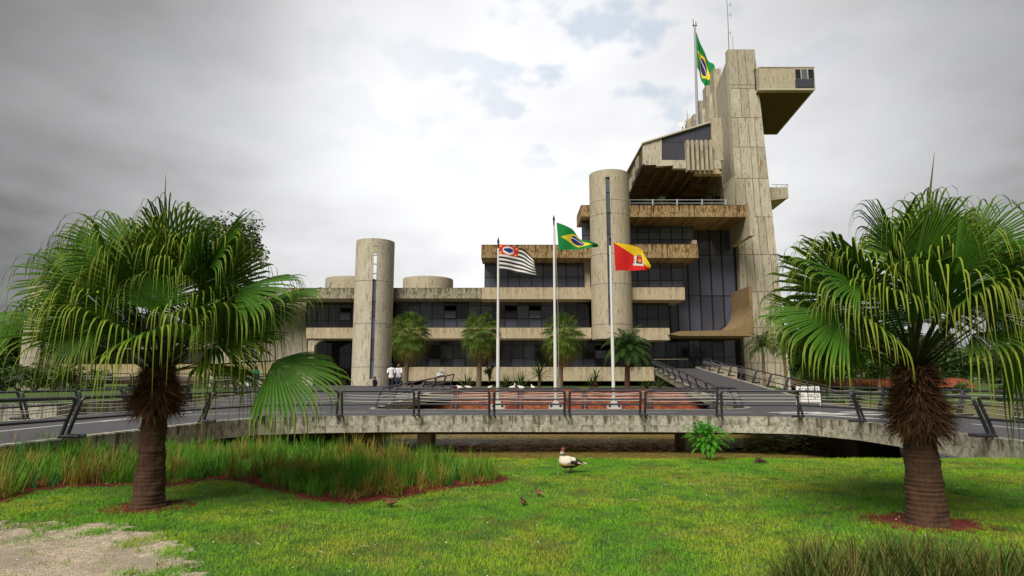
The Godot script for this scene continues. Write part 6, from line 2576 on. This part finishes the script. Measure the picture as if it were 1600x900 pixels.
func make_small_things() -> void:
	# the white A-board on the walkway
	var at := Vector3(X(1263, 630, 31.5), DECK - 0.003, -31.5)
	var b := thing("access_sign", "white folding sign board reading ACESSO on the walkway, right of the ramp", "sign", at)
	b.rotation.y = -0.12
	var w := 1.10
	var h := 0.98
	var tilt := Basis(Vector3.RIGHT, -0.16)
	for e in [1, -1]:
		var bs := Basis(Vector3.RIGHT, -0.16 * e)
		var pn := MB.new()
		pn.obox(Vector3(0, 0.20 + 0.36 + 0.02, 0.20 * e - 0.092 * e), Vector3(w, 0.76, 0.02), bs)
		obj("board", pn, M.white_paint, b)
		for s in [-1, 1]:
			var lg := MB.new()
			lg.tube([Vector3(s * (w / 2 - 0.05), 0.0, 0.21 * e), Vector3(s * (w / 2 - 0.05), h, 0.03 * e)], 0.018, 6)
			obj("leg", lg, M.white_paint, b)
	var lines := [["ACESSO", 0.27, 0.77, "black_print"], ["AO PAÇO", 0.245, 0.50, "black_print"], ["Prefeitura Municipal", 0.085, 0.335, "red_print"]]
	for l in lines:
		var t := text_mesh(l[0], l[1], 0.006)
		var o := obj("lettering", t, M[l[3]], b)
		var yy: float = l[2]
		o.position = Vector3(0, yy, 0.108 + 0.014 + (0.58 - yy) * 0.1614)
		o.rotation.x = -0.16
		var wide: float = t.get_aabb().size.x
		var want: float = [0.98, 0.98, 0.70][lines.find(l)]
		if wide > 0:
			o.scale = Vector3(want / wide, 1, 1)
	# notices on the lower parapet
	var n := thing("wall_notice", "small white notice on the lower beige parapet, left of the blue one", "sign", P(684.5, 585, 57.0))
	var nm := MB.new()
	nm.obox(Vector3(0, 0, -0.035), Vector3(0.30, 0.26, 0.03))
	obj("board", nm, M.white_paint, n)
	var n2 := thing("wall_notice", "small blue and white notice on the lower beige parapet", "sign", P(690, 582.5, 57.0))
	var nn := MB.new()
	nn.obox(Vector3(0, 0, -0.035), Vector3(0.32, 0.40, 0.03))
	obj("board", nn, M.white_paint, n2)
	var nb := MB.new()
	nb.obox(Vector3(0, 0.05, -0.012), Vector3(0.24, 0.22, 0.012))
	obj("symbol_panel", nb, M.blue_print, n2)
	# dark stump at the lawn's edge
	var st := thing("tree_stump", "small dark broken stump at the edge of the lawn, right of the bush", "stump", on_ground(1188, 723))
	var sm := MB.new()
	nets(sm, [[Vector3(-0.09, 0.0, 0), Vector3(-0.04, 0.07, 0), 0.03, 0.035], [Vector3(-0.04, 0.07, 0), Vector3(0.12, 0.01, 0), 0.04, 0.03], [Vector3(-0.07, 0.05, 0.0), Vector3(-0.09, 0.10, 0.01), 0.025, 0.012], [Vector3(0.0, 0.04, 0), Vector3(0.02, 0.085, 0), 0.03, 0.01]], 0.012, 0.015)
	obj("wood", sm, M.bark, st)
	# bollard by the left railings
	var bo := thing("bollard", "small pale bollard beyond the left railings, beside the person in teal", "bollard", Vector3(X(393, 600, 47), 0.95, -46.5))
	var bm := MB.new()
	bm.lathe(Vector3.ZERO, [Vector2(0.10, 0), Vector2(0.09, 0.55), Vector2(0.07, 0.60), Vector2(0.0, 0.62)], 14)
	obj("post", bm, M.white_paint, bo)
	# straws, feathers and dry leaves lying about
	rng.seed = 91
	var lm := MB.new()
	lm.smooth = false
	for k in 420:
		var d := sqrt(lerpf(25.0, 185.0, rng.randf()))
		var x := rng.randf_range(-0.85, 0.85) * d
		if inside(hedge_poly, Vector2(x, -d)):
			continue
		var p := Vector3(x, ground_h(x, -d) + 0.030, -d)
		var az := rng.randf() * TAU
		var kind := rng.randf()
		var l := 0.018 if kind < 0.55 else rng.randf_range(0.06, 0.20)
		var wd := 0.010 if kind < 0.55 else 0.0035
		lm.tint = Color(0.75, 0.74, 0.70) if kind < 0.5 else Color(0.45, 0.36, 0.20) if kind < 0.88 else Color(0.10, 0.05, 0.03)
		var a := Vector3(cos(az), rng.randf_range(-0.05, 0.3), sin(az)) * l / 2
		var s := Vector3(-sin(az), 0.1, cos(az)) * wd
		var f := lm.v.size()
		lm.pt(p - a)
		lm.pt(p + s + Vector3(0, 0.006, 0))
		lm.pt(p + a)
		lm.pt(p - s)
		lm.tri(f, f + 1, f + 2)
		lm.tri(f, f + 2, f + 3)
	tag(obj("lawn_litter", lm, M.pebble), "bits of straw, white down and dry leaves scattered on the lawn", "litter", "", "stuff")
